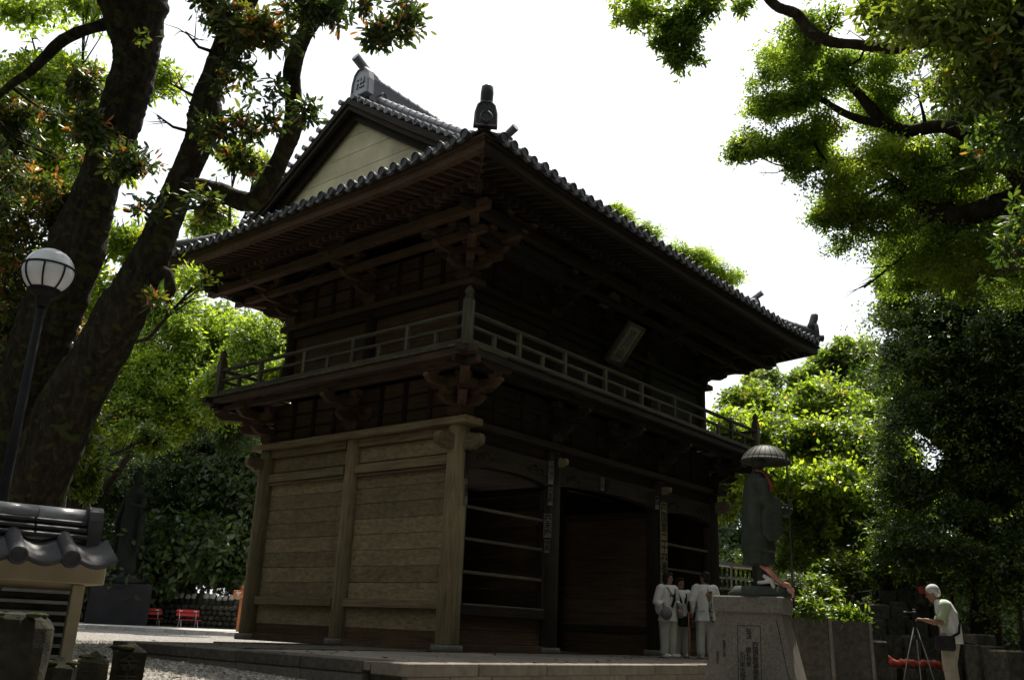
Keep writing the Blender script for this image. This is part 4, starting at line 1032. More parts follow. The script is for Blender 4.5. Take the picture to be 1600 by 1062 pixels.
vest = cloth('white_vest', [[(.02, 0, 1.41, .08, .09), (-.0, 0, 1.37, .125, .19), (-.04, 0, 1.22, .16, .2), (-.08, 0, 1.05, .155, .2), (-.08, 0, .90, .16, .205), (-.07, 0, .76, .175, .22)]], M_['white'], R4, .05, 6, 3, .0115, 48)
tm = project(text_mesh('南無大師遍照金剛', .088, M_['ink'], 0, .0012, .8), face_m(V(-.6, -.03, 1.29), (-1, 0, 0)), vest.data, (1, 0, 0)); link('back_lettering', tm, W[R4], R4)
cloth('beige_trousers', [[(-.04 if s > 0 else -.08, s * .13, .05, .085, .08), (-.05, s * .13, .14, .088, .083), (-.02, s * .12, .46, .1, .095), (-.05, s * .1, .75, .135, .115), (-.06, s * .07, .92, .13, .12)] for s in (1, -1)], M_['khaki'], R4, .08, 5, 11, .012, 36)
for s, x in ((1, -.04), (-1, -.08)):
    link('shoe', remesh(MB().add(ball((x + .055, s * .13, .035), .14, .052, .045, 16, 8)).add(ball((x - .01, s * .13, .06), .07, .05, .06, 12, 8)), M_['bag'], .01, 2), W[R4], R4)
strap(R4, [(.06, .12, 1.36), (-.06, .08, 1.38), (-.19, .02, 1.24), (-.255, -.05, 1.05)][::1] if False else [(.1, -.1, 1.33), (.0, -.09, 1.40), (-.14, .0, 1.33), (-.215, .1, 1.12), (-.18, .19, .92), (-.05, .24, .84)], .02, M_['bag'], 'bag_strap')
link('camera_bag', remesh(MB().add(cbox(.28, .17, .22, .03), Matrix.Translation((.03, .28, .76))), M_['bag'], .012), W[R4], R4)
# ---- tripod with camera
tp = V(*(W[R4] @ V(.42, .0, 0))); T = empty('tripod', V(tp.x, tp.y, -.3), 'grey metal tripod in front of the white haired photographer', 'tripod', None, ANG(fd.x, fd.y))
for a in (.4, 2.5, 4.6): link('leg', mk(*tube([(.02 * math.cos(a), .02 * math.sin(a), .98), (.17 * math.cos(a), .17 * math.sin(a), .5), (.3 * math.cos(a), .3 * math.sin(a), .01)], [.009, .008, .006], 8), M_['greyc'], True), W[T], T)
link('centre_column', mk(*tube([(0, 0, .8), (0, 0, 1.12)], .014, 8), M_['black'], True), W[T], T)
link('tripod_head', mk(*cbox(.07, .07, .08, .015), M_['black']), W[T] @ Matrix.Translation((0, 0, 1.08)), T)
K = empty('camera', W[T] @ V(0, 0, 1.13), 'black camera mounted on the tripod in front of the photographer', 'camera', None, ANG(fd.x, fd.y))
link('camera_body', mk(*cbox(.07, .14, .09, .015), M_['black']), W[K] @ Matrix.Translation((0, 0, .05)), K)
link('viewfinder', mk(*cbox(.06, .05, .035, .01), M_['black']), W[K] @ Matrix.Translation((0, 0, .11)), K)
link('lens', mk(*tube([(.03, 0, .05), (.1, 0, .05), (.1, 0, .05), (.16, 0, .05)], [.035, .036, .04, .041], 16), M_['black'], True), W[K], K)
# ================================================================== monk statue and its pedestal
zg = -.29; pc = at(1177, 945, 12.6); PX, PY = pc.x, pc.y; zt_ = pc.z + (945 - 933) * 12.6 / F
cz = .21; zcap = zt_ - cz
prot = math.atan2(CAM.y - PY, CAM.x - PX) - math.radians(13) - math.pi
PM = empty('stone_pedestal', V(PX, PY, zg), 'tapering inscribed granite pedestal under the bronze monk', 'pedestal', None, prot)
hw, hd_ = .42, .28; v = []; zt2 = zcap + .002; Hp = zt2 - zg; FL = .22; FD = .07
for (z, f_) in ((0, 1.0), (Hp, 0.0)):
    a = hw + FL * f_; b = hd_ + FD * f_
    v += [(-b, -a, z), (b, -a, z), (b, a, z), (-b, a, z)]
link('pedestal_shaft', mk(v, [(3, 2, 1, 0), (4, 5, 6, 7)] + [(i, (i + 1) % 4, (i + 1) % 4 + 4, i + 4) for i in range(4)], M_['granite']), W[PM], PM)
link('pedestal_cap', mk(*cbox(hd_ * 2 + .1, hw * 2 + .09, cz, .015), M_['granite']), W[PM] @ Matrix.Translation((0, 0, Hp + cz / 2)), PM)
sl_n = V(-1, 0, FD / Hp).normalized(); upv = V(FD / Hp, 0, 1).normalized()
def onface(y, z): return V(-hd_ - FD * (Hp - z) / Hp, y, z)
def pm(y, z, off=.002): return W[PM] @ face_m(onface(y, z) + sl_n * off, sl_n, upv)
for (y, z, w_, h_) in ((.0, Hp - .17, .30, .007), (.15, Hp - .62, .007, .9), (-.15, Hp - .62, .007, .9)):
    link('incised_line', mk(*cbox(w_, h_, .006, .001), M_['carve']), pm(y, z), PM)
link('incised_line', mk(*tube([onface(-.36, Hp - .08) + sl_n * .002, onface(-.52, .1) + sl_n * .002], .004, 5), M_['carve']), W[PM], PM)
for (s, y, z, sz) in (('弘法', .0, Hp - .20, .08), ('四国遍路参拝会員', -.08, Hp - .37, .08), ('順礼供養', .01, Hp - .44, .072), ('石川県大師会', .09, Hp - .5, .075), ('昭和五十九年', .33, Hp - .36, .042), ('みきさと', .42, Hp - .5, .048)):
    link('incised_lettering', text_mesh(s, sz, M_['carve'], .0015, .001, .86), pm(y, z, .003), PM)
ST = empty('monk_statue', V(PX, PY, zt_), 'green bronze statue of a travelling monk with wide hat, staff and begging bowl', 'statue')
bz = M_['bronze']; fz = ANG(.62, -.78); SM = Matrix.Translation(V(PX, PY, zt_) + V(.635, -.77, 0) * .10) @ Matrix.Rotation(fz, 4, 'Z')
rs = random.Random(4); base = loft([(0, 0, 0, .40, .38), (0, 0, .05, .41, .36), (.02, 0, .10, .37, .33), (0, 0, .14, .33, .29), (0, 0, .145, .2, .2)], 30, .09, 6, 3)
link('rock_base', mk(*base, bz, True), SM, ST)
HS = 2.14; k = 1.2
mb = MB()
for s in (-1, 1):                                            # legs and sandalled feet
    mb.add(tube([(.0, s * .1, .14), (0, s * .1, .34), (0, s * .1, .6)], [.06, .075, .09], 12))
    mb.add(ball((.07, s * .1, .165), .16, .06, .045))
rb = [(0, 0, .42, .20, .26), (0, 0, .44, .215, .275), (.0, 0, .62, .2, .26), (.0, 0, .9, .2, .26), (0, 0, 1.15, .19, .25), (0, 0, 1.4, .18, .25), (0, 0, 1.56, .16, .24), (.01, 0, 1.66, .12, .18), (.02, 0, 1.72, .07, .08), (.03, 0, 1.82, .06, .065)]
mb.add(loft(rb, 60, .045, 11, 4))
ov = [(0, 0, .60, .225, .285), (0, 0, .61, .235, .295), (.0, 0, .8, .22, .28), (0, 0, 1.2, .195, .26), (0, 0, 1.5, .17, .25)]
mb.add(loft(ov, 60, .03, 7, 9))
mb.add(ball((.045, 0, 1.87), .11, .09, .13)); mb.add(ball((.14, 0, 1.85), .03, .02, .03, 8, 6))
for s in (-1, 1): mb.add(ball((.045, s * .092, 1.86), .02, .014, .04, 8, 6))
# right arm grips the staff, left arm carries the bowl; long hanging sleeves
aR = [V(0, -.26, 1.55), V(.03, -.34, 1.28), V(.26, -.32, 1.22)]; aL = [V(0, .26, 1.55), V(.02, .33, 1.25), V(.27, .27, 1.17)]
for a in (aR, aL):
    mb.add(tube([a[0], a[1], a[1].lerp(a[2], .8)], [.10, .105, .08], 14)); mb.add(tube([a[1], a[2]], [.06, .04], 10))
    e = a[1].lerp(a[2], .45)
    mb.add(loft([(e.x - .02, e.y, e.z - .52, .06, .03), (e.x - .02, e.y, e.z - .44, .13, .045), (e.x - .01, e.y, e.z - .2, .14, .05), (e.x, e.y, e.z, .12, .06)], 30, .07, 6, 2))
hand(mb, aR[2], (1, .2, 0), -1, V(0, 1, 0), 1.1, 1.15); hand(mb, aL[2], (1, -.1, 0), 1, V(0, 0, -1), .5, 1.15)
link('figure', remesh(mb, bz, .011, 2), SM, ST)
hat = [(0, 0, 2.10, .005, .005), (0, 0, 2.095, .07, .07), (0, 0, 2.065, .17, .17), (0, 0, 2.01, .25, .25), (0, 0, 1.93, .315, .315), (0, 0, 1.865, .345, .345), (0, 0, 1.855, .34, .34), (0, 0, 1.90, .335, .335), (0, 0, 1.97, .25, .25), (0, 0, 2.02, .1, .1)]
hv, hf = loft(hat, 48, 0); hf = [tuple(reversed(q)) for q in hf]
HMx = SM @ Matrix.Rotation(.05, 4, 'Y')
ho = link('hat', mk(hv, hf, M_['hat'], True), HMx @ Matrix.Translation((.05, 0, -.0)), ST)
for q in range(24):
    a = q * math.pi / 12
    pts = [(r * math.cos(a), r * math.sin(a), z + .004) for r, z in ((.07, 2.095), (.17, 2.065), (.25, 2.01), (.315, 1.93), (.345, 1.867))]
    link('hat_rib', mk(*tube(pts, .005, 5), M_['hat'], True), W[ho], ho)
link('staff', mk(*tube([(.36, -.31, .13), (.36, -.31, 1.2), (.355, -.30, 2.12), (.355, -.30, 2.22)], [.014, .014, .013, .005], 10), bz, True), SM, ST)
ring = [(.355, -.30 + .05 * math.cos(a * .5236), 2.12 + .065 * math.sin(a * .5236)) for a in range(13)]
link('staff_ring', mk(*tube(ring, .006, 6), bz, True), SM, ST)
bw, bf = loft([(0, 0, 0, .05, .05), (0, 0, .03, .1, .1), (0, 0, .09, .125, .125), (0, 0, .13, .118, .118), (0, 0, .13, .105, .105), (0, 0, .06, .09, .09)], 24)
link('begging_bowl', mk(bw, bf, bz, True), SM @ Matrix.Translation((.44, .26, 1.13)), ST)
def cloth_heap(name, pts_r, mat, label, cat, seed, M):
    mb = MB(); [mb.add(tube(p, r, 10, squash=.55, wob=.22, seed=seed + i)) for i, (p, r) in enumerate(pts_r)]
    me = remesh(mb, mat, .012, 2); o = link(name, me, M); tag(o, label, cat); return o
bib = mk(*loft([(.10, 0, 1.36, .01, .04), (.155, 0, 1.42, .035, .12), (.17, 0, 1.5, .05, .17), (.12, 0, 1.6, .07, .14), (.06, 0, 1.68, .1, .11), (.04, 0, 1.73, .09, .10)], 24, .05, 7, 2), M_['red'], True)
tag(link('cloth_bib', bib, SM), 'red cloth bib tied at the neck of the bronze monk statue', 'bib')
cloth_heap('cloth_strip', [([(-.02, -.14, .42), (.07, -.2, .36), (.18, -.18, .24), (.3, -.12, .17), (.36, .0, .15)], [.05, .075, .06, .05, .02]), ([(.02, .12, .40), (.13, .05, .30), (.2, -.05, .22)], [.05, .06, .03])], M_['pinkc'], 'faded salmon cloth wound round the feet of the monk statue', 'cloth', 3, SM)
cloth_heap('cloth_strip', [([(.0, -.2, .28), (.1, -.24, .22), (.12, -.27, .12), (.14, -.30, .02)], [.05, .06, .04, .02]), ([(-.08, -.2, .18), (.06, -.25, .2)], [.05, .05])], M_['offw'], 'off-white cloth knotted over the front foot of the monk statue', 'cloth', 8, SM)
cloth_heap('cloth_strip', [([(.3, .14, .22), (.4, .22, .2), (.5, .3, .12), (.54, .36, .03)], [.03, .07, .06, .02])], M_['pinkc'], 'salmon cloth hanging over the right edge of the granite pedestal', 'cloth', 12, SM)
# ---- granite posts / planters right of the pedestal
def planter(px0, px1, ptop, D, label, seed):
    a = at(px0, ptop, D); b = at(px1, ptop, D); c = (a + b) / 2; w_ = (b - a).length
    o = empty('stone_planter', V(c.x, c.y, -.3), label, 'planter', 'granite planters beside the monk pedestal', ANG((b - a).x, (b - a).y))
    h_ = c.z + .3; v = []
    for z, f_ in ((0, 1.07), (h_, .97)):
        v += [(-w_ / 2 * f_, -.3 * f_, z), (w_ / 2 * f_, -.3 * f_, z), (w_ / 2 * f_, .4 * f_, z), (-w_ / 2 * f_, .4 * f_, z)]
    for f_, z in ((.78, h_), (.74, h_ - .12)):
        v += [(-w_ / 2 * f_, -.3 * f_, z), (w_ / 2 * f_, -.3 * f_, z), (w_ / 2 * f_, .4 * f_, z), (-w_ / 2 * f_, .4 * f_, z)]
    f = [(3, 2, 1, 0), (12, 13, 14, 15)] + [(i + 4 * k_, (i + 1) % 4 + 4 * k_, (i + 1) % 4 + 4 * k_ + 4, i + 4 * k_ + 4) for k_ in range(3) for i in range(4)]
    link('stone_box', mk(v, f, M_['granite2']), W[o], o); link('lit_edge_strip', mk(*cbox(.05, .02, h_ - .02, .004), M_['granite']), W[o] @ Matrix.Translation((w_ / 2 - .04, -.325, h_ / 2)) @ Matrix.Rotation(-.03, 4, 'X'), o)  # paler strip stands in for a sunlit sliver on the right edge
    link('soil', mk(*cbox(w_ * .72, .5, .04, .01), M_['carve']), W[o] @ Matrix.Translation((0, .04, h_ - .08)), o)
    sh = leaves(seed, [((0, .05, h_ + .1), (w_ * .55, .36, .17)), ((-w_ * .2, -.1, h_ + .18), (w_ * .3, .25, .16))], 330, .1, 6, L_mid, .4, .6, True)
    s2 = link('leafy_shrub', sh, W[o]); tag(s2, label.replace('grey', 'low green').replace('planter', 'shrub') if False else 'leafy shrub growing in the ' + label, 'shrub')
planter(1240, 1290, 966, 14.0, 'granite planter next to the monk pedestal', 51)
planter(1292, 1352, 970, 15.4, 'darker granite planter behind and right of the first', 52)
rc = at(1238, 917, 15.5); gsh = empty('round_shrub', V(rc.x, rc.y, -.28), 'dark clipped round shrub behind the right end of the pedestal', 'shrub')
link('crown', recenter(leaves(61, [((rc.x, rc.y, rc.z), (.24, .24, .24))], 900, .04, 5, L_dark, .5, .3, False, 0, -1), W[gsh].translation), W[gsh], gsh)
link('stem', mk(*tube([(0, 0, 0), (0, 0, rc.z + .1)], .03, 8), M_['bark']), W[gsh], gsh)
# ---- white framed rack with rows of votive tablets
ra, rb_ = at(1118, 884, 24), at(1222, 886, 25.5); ra.z = rb_.z = (ra.z + rb_.z) / 2
rd = rb_ - ra; RK = empty('votive_rack', V((ra.x + rb_.x) / 2, (ra.y + rb_.y) / 2, -.3), 'white framed rack hung with dark tablets behind the monk statue', 'rack', None, ANG(rd.x, rd.y)); L = rd.length
H_ = ra.z + .3
def rk(n, c, s, m): link(n, mk(*cbox(*s, .006), m), W[RK] @ Matrix.Translation(c), RK)
rk('roof_board', (0, 0, H_), (L * 1.15, .3, .1), M_['steel'])
for x_ in (-L * .5, -L * .27, L * .1, L * .4): rk('frame_post', (x_, 0, H_ / 2), (.07, .07, H_), M_['steel'])
for z in (H_ - .35, H_ - .62, H_ - .9, H_ - 1.2): rk('frame_rail', (0, -.02, z), (L, .04, .04), M_['steel'])
for r in range(3):
    for q in range(15): rk('tablet', (-L * .46 + q * L * .066, -.05, H_ - .2 - r * .28), (.07, .02, .19), M_['dwood'])
# ================================================================== pyramid of old gravestones
gp = at(1450, 1000, 18.5); gr = (RC @ V(1, 0, 0)); gr.z = 0; gr.normalize(); gf = V(-gr.y, gr.x, 0)
GR = 'old gravestones piled in a stepped pyramid'
tiers = [(1350, 1585, -.3, .52), (1357, 1560, .2, .38), (1368, 1535, .56, .36), (1385, 1520, .9, .36), (1412, 1470, 1.24, .32)]
ords = ['bottom', 'second', 'third', 'fourth', 'top']; sides_ = ['left', 'middle', 'right']
for r, (a, b, z0, h_) in enumerate(tiers):
    xa = (at(a, 1000, 18.5) - gp).dot(gr); xb = (at(b, 1000, 18.5) - gp).dot(gr); n = max(2, int((xb - xa) / .36))
    if r == 4: n = 2
    for q in range(n):
        w_ = (xb - xa) / n * rnd.uniform(.78, .93); hh = h_ * rnd.uniform(.85, 1.12)
        p = gp + gr * (xa + (xb - xa) * (q + .5) / n) + gf * (r * .3 + rnd.uniform(-.06, .06)); p.z = z0
        tp_ = rnd.choice([.55, .8, .97, .97]); v, f = loft([(0, 0, 0, .5, .5), (0, 0, hh * .86, .49, .49), (0, 0, hh, .5 * tp_, .5 * tp_)], 4)
        c_, s_ = math.cos(math.pi / 4), math.sin(math.pi / 4)
        v = [((x * c_ - y * s_) * w_ * 1.41, (x * s_ + y * c_) * .3 * 1.41, z) for x, y, z in v]
        M = Matrix.Translation(p) @ Matrix.Rotation(ANG(gr.x, gr.y) + rnd.uniform(-.12, .12), 4, 'Z')
        me = mk(v, f, M_['grave']); me.transform(Matrix.Scale(1, 4))
        o = link('gravestone', me, M)
        tag(o, f"small dark weathered gravestone in the {ords[r]} tier of the stepped pyramid, {'left' if q < n / 3 else 'right' if q > 2 * n / 3 - .5 else 'middle'} part", 'gravestone', GR)
    box('pyramid_step', gp + gr * (xa + xb) / 2 + gf * (r * .3 + .9) + V(0, 0, z0 - gp.z + h_ / 2 - .02), (xb - xa, 1.6, h_), M_['moss'], None, Matrix.Rotation(ANG(gr.x, gr.y), 3, 'Z'), label=f'earth and stone step behind the {ords[r]} tier of gravestones', cat='stone step')
def small_buddha(p, s, rz, label, bibm=None, cat='statue', group=None, name='jizo_statue'):
    o = empty(name, p, label, cat, group, rz); mb = MB()
    mb.add(loft([(0, 0, 0, .13, .16), (0, 0, .06, .14, .17), (0, 0, .2, .11, .14), (0, 0, .36, .1, .13), (0, 0, .43, .07, .09), (0, 0, .47, .035, .04)], 18, .04, 6, 1)); mb.add(ball((.01, 0, .54), .075, .07, .085))
    mb.v = [(x * s, y * s, z * s) for x, y, z in mb.v]; link('figure', remesh(mb, M_['grave'], .02 * s, 2), W[o], o)
    if bibm:
        v, f = loft([(.07, 0, .24, .01, .05), (.10, 0, .29, .04, .12), (.07, 0, .38, .06, .12), (.02, 0, .46, .07, .075)], 16, .06, 5, 2)
        b = link('cloth_bib', mk([(x * s, y * s, z * s) for x, y, z in v], f, bibm, True), W[o]); tag(b, ('white' if bibm is M_['offw'] else 'red') + ' bib worn by ' + ('a small figure in the row on the stone wall' if group else 'the small buddha on top of the gravestones'), 'bib', 'bibs of the row of small figures' if group else None)
    return o
tpz = at(1440, 925, 19.5); fr_ = math.atan2(-.62, -.73)
small_buddha(V(tpz.x, tpz.y, 1.24), .85, fr_, 'small stone buddha in a red bib on top of the gravestone pyramid', M_['red'])
for q, (px, lab) in enumerate(((1385, 'left end'), (1418, 'middle'), (1452, 'right end'))):
    p = at(px, 1040, 17.2); o_ = cloth_heap('red_cloth', [([V(-.28 + .1 * j, -.05 * (j % 2), .02 + .03 * j), V(-.14 + .11 * j, -.06, .12 + .09 * ((q == 0) and j == 1)), V(.02 + .1 * j, -.02, .07 + .03 * (j == 1)), V(.14 + .08 * j, .0, -.02)], [.03, .075, .07, .02]) for j in range(3)], M_['red'], f'red cloth draped at the foot of the gravestones, {lab} of three', 'cloth', 20 + q, Matrix.Translation((p.x, p.y, .02)) @ Matrix.Rotation(ANG(gr.x, gr.y), 4, 'Z'))
    box('offering_ledge', V(p.x, p.y, -.14) + gf * .05, (.55, .4, .3), M_['grave'], None, Matrix.Rotation(ANG(gr.x, gr.y), 3, 'Z'), label=f'low stone ledge under the {lab} red cloth', cat='stone ledge')
for (px, py, D, w_, h_, lab) in ((1368, 1000, 16.2, .32, .72, 'upright pale topped grave marker left of the red cloths'), (1530, 990, 15.8, .42, .55, 'square grave marker just right of the photographer'), (1578, 1015, 14.8, .5, .6, 'low broad grave marker near the right edge'), (1345, 985, 16.6, .2, .85, 'narrow grave marker behind the second planter'),
                               (1552, 1008, 15.2, .3, .55, 'rough dark grave marker leaning by the right edge')):
    p = at(px, py, D); me = mk(*cbox(w_, w_ * .8, h_ + .3, .03), M_['grave']); hz = p.z
    tag(link('gravestone', me, Matrix.Translation((p.x, p.y, hz - (h_ + .3) / 2)) @ Matrix.Rotation(ANG(gr.x, gr.y) + .2, 4, 'Z')), lab, 'gravestone')
# ================================================================== left: tiled wall, stones, lamp
wu = (RC @ V(1900, -539, -F)); wu.z = 0; wu.normalize(); wn = V(wu.y, -wu.x, 0)
WE = at(150, 806, 6.2)                                         # right end of the ridge
WL = empty('tiled_wall', V(WE.x, WE.y, -.3), 'low cream plastered wall of layered tiles with a small grey tiled roof', 'wall', None, ANG(wu.x, wu.y))
WM = Matrix((wu, -wn, V(0, 0, 1))).transposed().to_4x4(); WM.translation = V(WE.x, WE.y, 0)
zr = WE.z
def wb(n, c, s, m, bev=.004): link(n, mk(*cbox(*s, bev), m), WM @ Matrix.Translation(c), WL)
WLn = 3.2
wb('wall_core', (-WLn / 2 - .05, 0, (zr - .42 - .3) / 2), (WLn, .28, zr - .42 + .3), M_['plaster'])
wb('plaster_band', (-WLn / 2 + .0, -.03, zr - .385), (WLn + .12, .4, .125), M_['plaster'], .008)
wb('end_post', (-.075, -.155, (zr - .45 - .3) / 2), (.075, .05, zr - .45 + .3), M_['plaster'], .006)
k_ = 0; z = zr - .50
while z > -.28:
    for q in range(8):
        L = WLn / 8
        wb('course_tile', (-.12 - L * (q + .5) - (k_ % 2) * .0, -.150 - rnd.uniform(0, .006), z), (L - .006, .06, .022), M_['tile'], .004)
    wb('mortar_course', (-WLn / 2 - .12, -.142, z - .034), (WLn, .03, .042), M_['moss'], .004)
    z -= .064; k_ += 1
zrf = zr - .085
for c, (w_, zz) in enumerate(((.17, .0), (.22, -.045), (.27, -.09))): 
    for q in range(10): wb('ridge_course_tile', (-.06 - .32 * (q + .5), 0, zrf + zz + .02), (.317, w_, .03), M_['tile2'], .008)
capm = mk(*tube([(0, 0, 0), (.3, 0, 0), (.3, 0, 0)], [.062, .062, .055], 18), M_['tile'], True)
for q in range(10): link('ridge_cap_tile', capm, WM @ Matrix.Translation((-.36 - q * .308, 0, zr - .03)), WL)
ol = [(-.115, -.22), (.115, -.22), (.12, 0), (.1, .055), (.06, .085), (0, .095), (-.06, .085), (-.1, .055), (-.12, 0)]
link('ridge_end_tile', mk(*extrude(ol, .085), M_['tile2']), WM @ Matrix.Translation((-.02, 0, zr - .04)) @ Matrix.Rotation(math.pi / 2, 4, 'Z'), WL)
bar = mk(*tube([(0, 0, 0), (0, -.30, -.14), (0, -.31, -.145)], [.05, .053, .053], 18), M_['tile2'], True)
_d = MB().add(tube([(0, .02, 0), (0, -.012, 0)], [.054, .054], 18)).add(tube([(.048 * math.cos(a * .349), -.014, .048 * math.sin(a * .349)) for a in range(19)], .008, 6, False)); drm = _d.mesh(M_['tile2'])
pv = []; pf = []
for j, (dy, dz) in enumerate(((0, 0), (-.29, -.135), (-.29, -.165), (0, -.03))):
    for q in range(9):
        u = q / 8 - .5; pv.append((u * .25, dy, dz - .045 * math.cos(u * math.pi) + .02))
for j in range(3):
    for q in range(8): a = j * 9 + q; pf.append((a, a + 9, a + 10, a + 1))
panm = mk(pv, pf, M_['tile2'], True)
for q in range(11):
    x_ = -.20 - q * .30
    for s, rot in ((1, 0), (-1, math.pi)):
        Mx = WM @ Matrix.Rotation(rot, 4, 'Z') if rot else WM
        xx = x_ if not rot else -x_
        link('barrel_tile', bar, Mx @ Matrix.Translation((xx, -.07, zrf - .075)), WL)
        link('round_end_tile', drm, Mx @ Matrix.Translation((xx, -.375, zrf - .075 - .147)), WL)
        link('pan_tile', panm, Mx @ Matrix.Translation((xx + (.15 if not rot else -.15), -.085, zrf - .085)), WL)
# engraved mossy stone posts in the corner
for i, (px, py, D, w_, hh, lab, ch) in enumerate(((34, 958, 4.9, .27, 0, 'tallest mossy stone post at the lower left corner, rounded top', ''), (97, 1026, 5.2, .17, 1, 'mossy engraved stone post second from the lower left corner', '入金'),
        (150, 1018, 5.5, .17, 1, 'mossy engraved stone post with a pointed top, third from the left', '六万'), (206, 1003, 5.8, .19, 1, 'mossy engraved stone post furthest right, pointed top before the podium', '金壱'))):
    p = at(px, py, D); o = empty('stone_post', V(p.x, p.y, -.32), lab, 'stone post', 'mossy stone posts in the lower left corner', math.radians(-40 + i * 4)); h_ = p.z + .32
    if hh:
        v = [(sx * w_ / 2 * rnd.uniform(.88, 1.04), sy * w_ / 2 * rnd.uniform(.88, 1.04), z - rnd.uniform(0, .02) * (z > 0)) for z in (0, h_ - .045) for sx, sy in ((-1, -1), (1, -1), (1, 1), (-1, 1))] + [(0, 0, h_ + .01)]
        f = [(0, 1, 5, 4), (1, 2, 6, 5), (2, 3, 7, 6), (3, 0, 4, 7), (4, 5, 8), (5, 6, 8), (6, 7, 8), (7, 4, 8)]
    else: v, f = loft([(0, 0, 0, .17, .15), (0, 0, h_ * .4, .165, .15), (.01, 0, h_ * .75, .16, .145), (.01, 0, h_ - .07, .155, .14), (0, 0, h_ - .03, .14, .125), (0, 0, h_ - .005, .11, .1), (0, 0, h_ + .004, .05, .05)], 14, .07, 2.5, i)
    link('post_block', mk(v, f, M_['moss'], False), W[o], o)
    for q in range(5): link('moss_patch', mk(*ball((0, 0, 0), rnd.uniform(.03, .06), rnd.uniform(.025, .05), .014, 9, 6), M_['lichen'], True), W[o] @ Matrix.Translation((rnd.uniform(-.4, .4) * w_, rnd.uniform(-.4, .4) * w_, h_ - (.03 if hh else .005))), o)
    if ch:
        link('engraved_lettering', text_mesh(ch, .12, M_['carve'], .002, .002, .95), W[o] @ face_m(V(0, -w_ / 2 - .001, h_ - .07), (0, -1, 0)), o)
# ---- globe lamp
lp = at(76, 425, 8.3); LD = at(0, 800, 8.3)
LM = empty('globe_lamp', V(lp.x, lp.y, ground(lp.x, lp.y)), 'white globe lamp in a dark cage on a slender black post', 'street lamp')
gm, n_, b_, o_ = newmat('opal_glass'); b_.inputs['Base Color'].default_value = (.75, .77, .8, 1); b_.inputs['Roughness'].default_value = .15; b_.inputs['Subsurface Weight'].default_value = 0
gl = link('globe', mk(*ball((0, 0, 0), .215, .215, .215, 32, 20), gm, True), Matrix.Translation(lp), LM)
for z, r in ((.035, .217), (-.175, .13)):
    link('cage_ring', mk(*tube([(r * math.cos(a * .2618), r * math.sin(a * .2618), z) for a in range(25)], .009, 6), M_['black'], True), Matrix.Translation(lp), LM)
for q in range(8):
    a0 = q * math.pi / 4 + .2; pts = [(.221 * math.cos(t) * math.cos(a0), .221 * math.cos(t) * math.sin(a0), .221 * math.sin(t)) for t in np.linspace(.16, -.95, 8)]
    link('cage_rib', mk(*tube(pts, .008, 6), M_['black'], True), Matrix.Translation(lp), LM)
link('lamp_cup', mk(*loft([(0, 0, -.33, .05, .05), (0, 0, -.29, .06, .06), (0, 0, -.25, .055, .055), (0, 0, -.21, .11, .11), (0, 0, -.17, .135, .135)], 20), M_['black'], True), Matrix.Translation(lp), LM)
link('lamp_post', mk(*tube([(lp.x, lp.y, lp.z - .3), (lp.x, lp.y, 1.4), (lp.x, lp.y, 1.2), (lp.x, lp.y, -.25)], [.036, .042, .05, .055], 16), M_['black'], True), None, LM)
# ================================================================== far left: benches, standing figure, row of small statues, sign
def bench(px, py, D, label):
    p = at(px, py, D); z0 = ground(0, 10); o = empty('bench', V(p.x, p.y, z0), label, 'bench', 'red benches beyond the gate', math.radians(-14))
    s = D * 36 / F / 1.0; L = s; hb = .82
    for z, y in ((hb - .06, .30), (hb - .2, .27)): link('back_slat', mk(*cbox(L, .025, .115, .008), M_['redp']), W[o] @ Matrix.Translation((0, y, z)) @ Matrix.Rotation(-.2, 4, 'X'), o)
    for y in (-.1, .02, .14): link('seat_slat', mk(*cbox(L, .1, .025, .008), M_['redp']), W[o] @ Matrix.Translation((0, y, .42)), o)
    for s_ in (-1, 1):
        x_ = s_ * L * .36
        link('leg', mk(*tube([(x_, -.18, 0), (x_, .0, .4), (x_, .12, .41)], .014, 6), M_['steel'], True), W[o], o)
        link('leg', mk(*tube([(x_, .38, 0), (x_, .2, .4), (x_, .32, hb)], .014, 6), M_['steel'], True), W[o], o)
        link('slogan_plate', mk(*cbox(.14, .01, .05, .002), M_['offw']), W[o] @ Matrix.Translation((s_ * L * .32, .27, hb - .06)), o)
bench(236, 962, 38, 'red slatted bench nearer the dark stone plinth'); bench(296, 966, 37, 'red slatted bench nearer the orange signpost')
sp_ = at(378, 950, 33); SG = empty('signpost', V(sp_.x, sp_.y, ground(0, 10)), 'orange wooden signpost with white lettering at the corner of the gate', 'sign', None, math.radians(-30))
sH = at(378, 914, 33).z - ground(0, 10)
link('post', mk(*cbox(.22, .18, sH, .01), M_['orange']), W[SG] @ Matrix.Translation((0, 0, sH / 2)), SG)
link('sign_arm', mk(*cbox(.8, .06, .26, .01), M_['orange']), W[SG] @ Matrix.Translation((.04, -.12, sH - .3)), SG)
link('lettering', text_mesh('ヤッコ', .24, M_['white'], .002, .006).copy() if False else (lambda cu: cu)(text_mesh('ヤ ッ コ\n', .2, M_['white'], .002, .006)), W[SG] @ face_m(V(.06, -.155, sH - .2), (0, -1, 0)), SG)
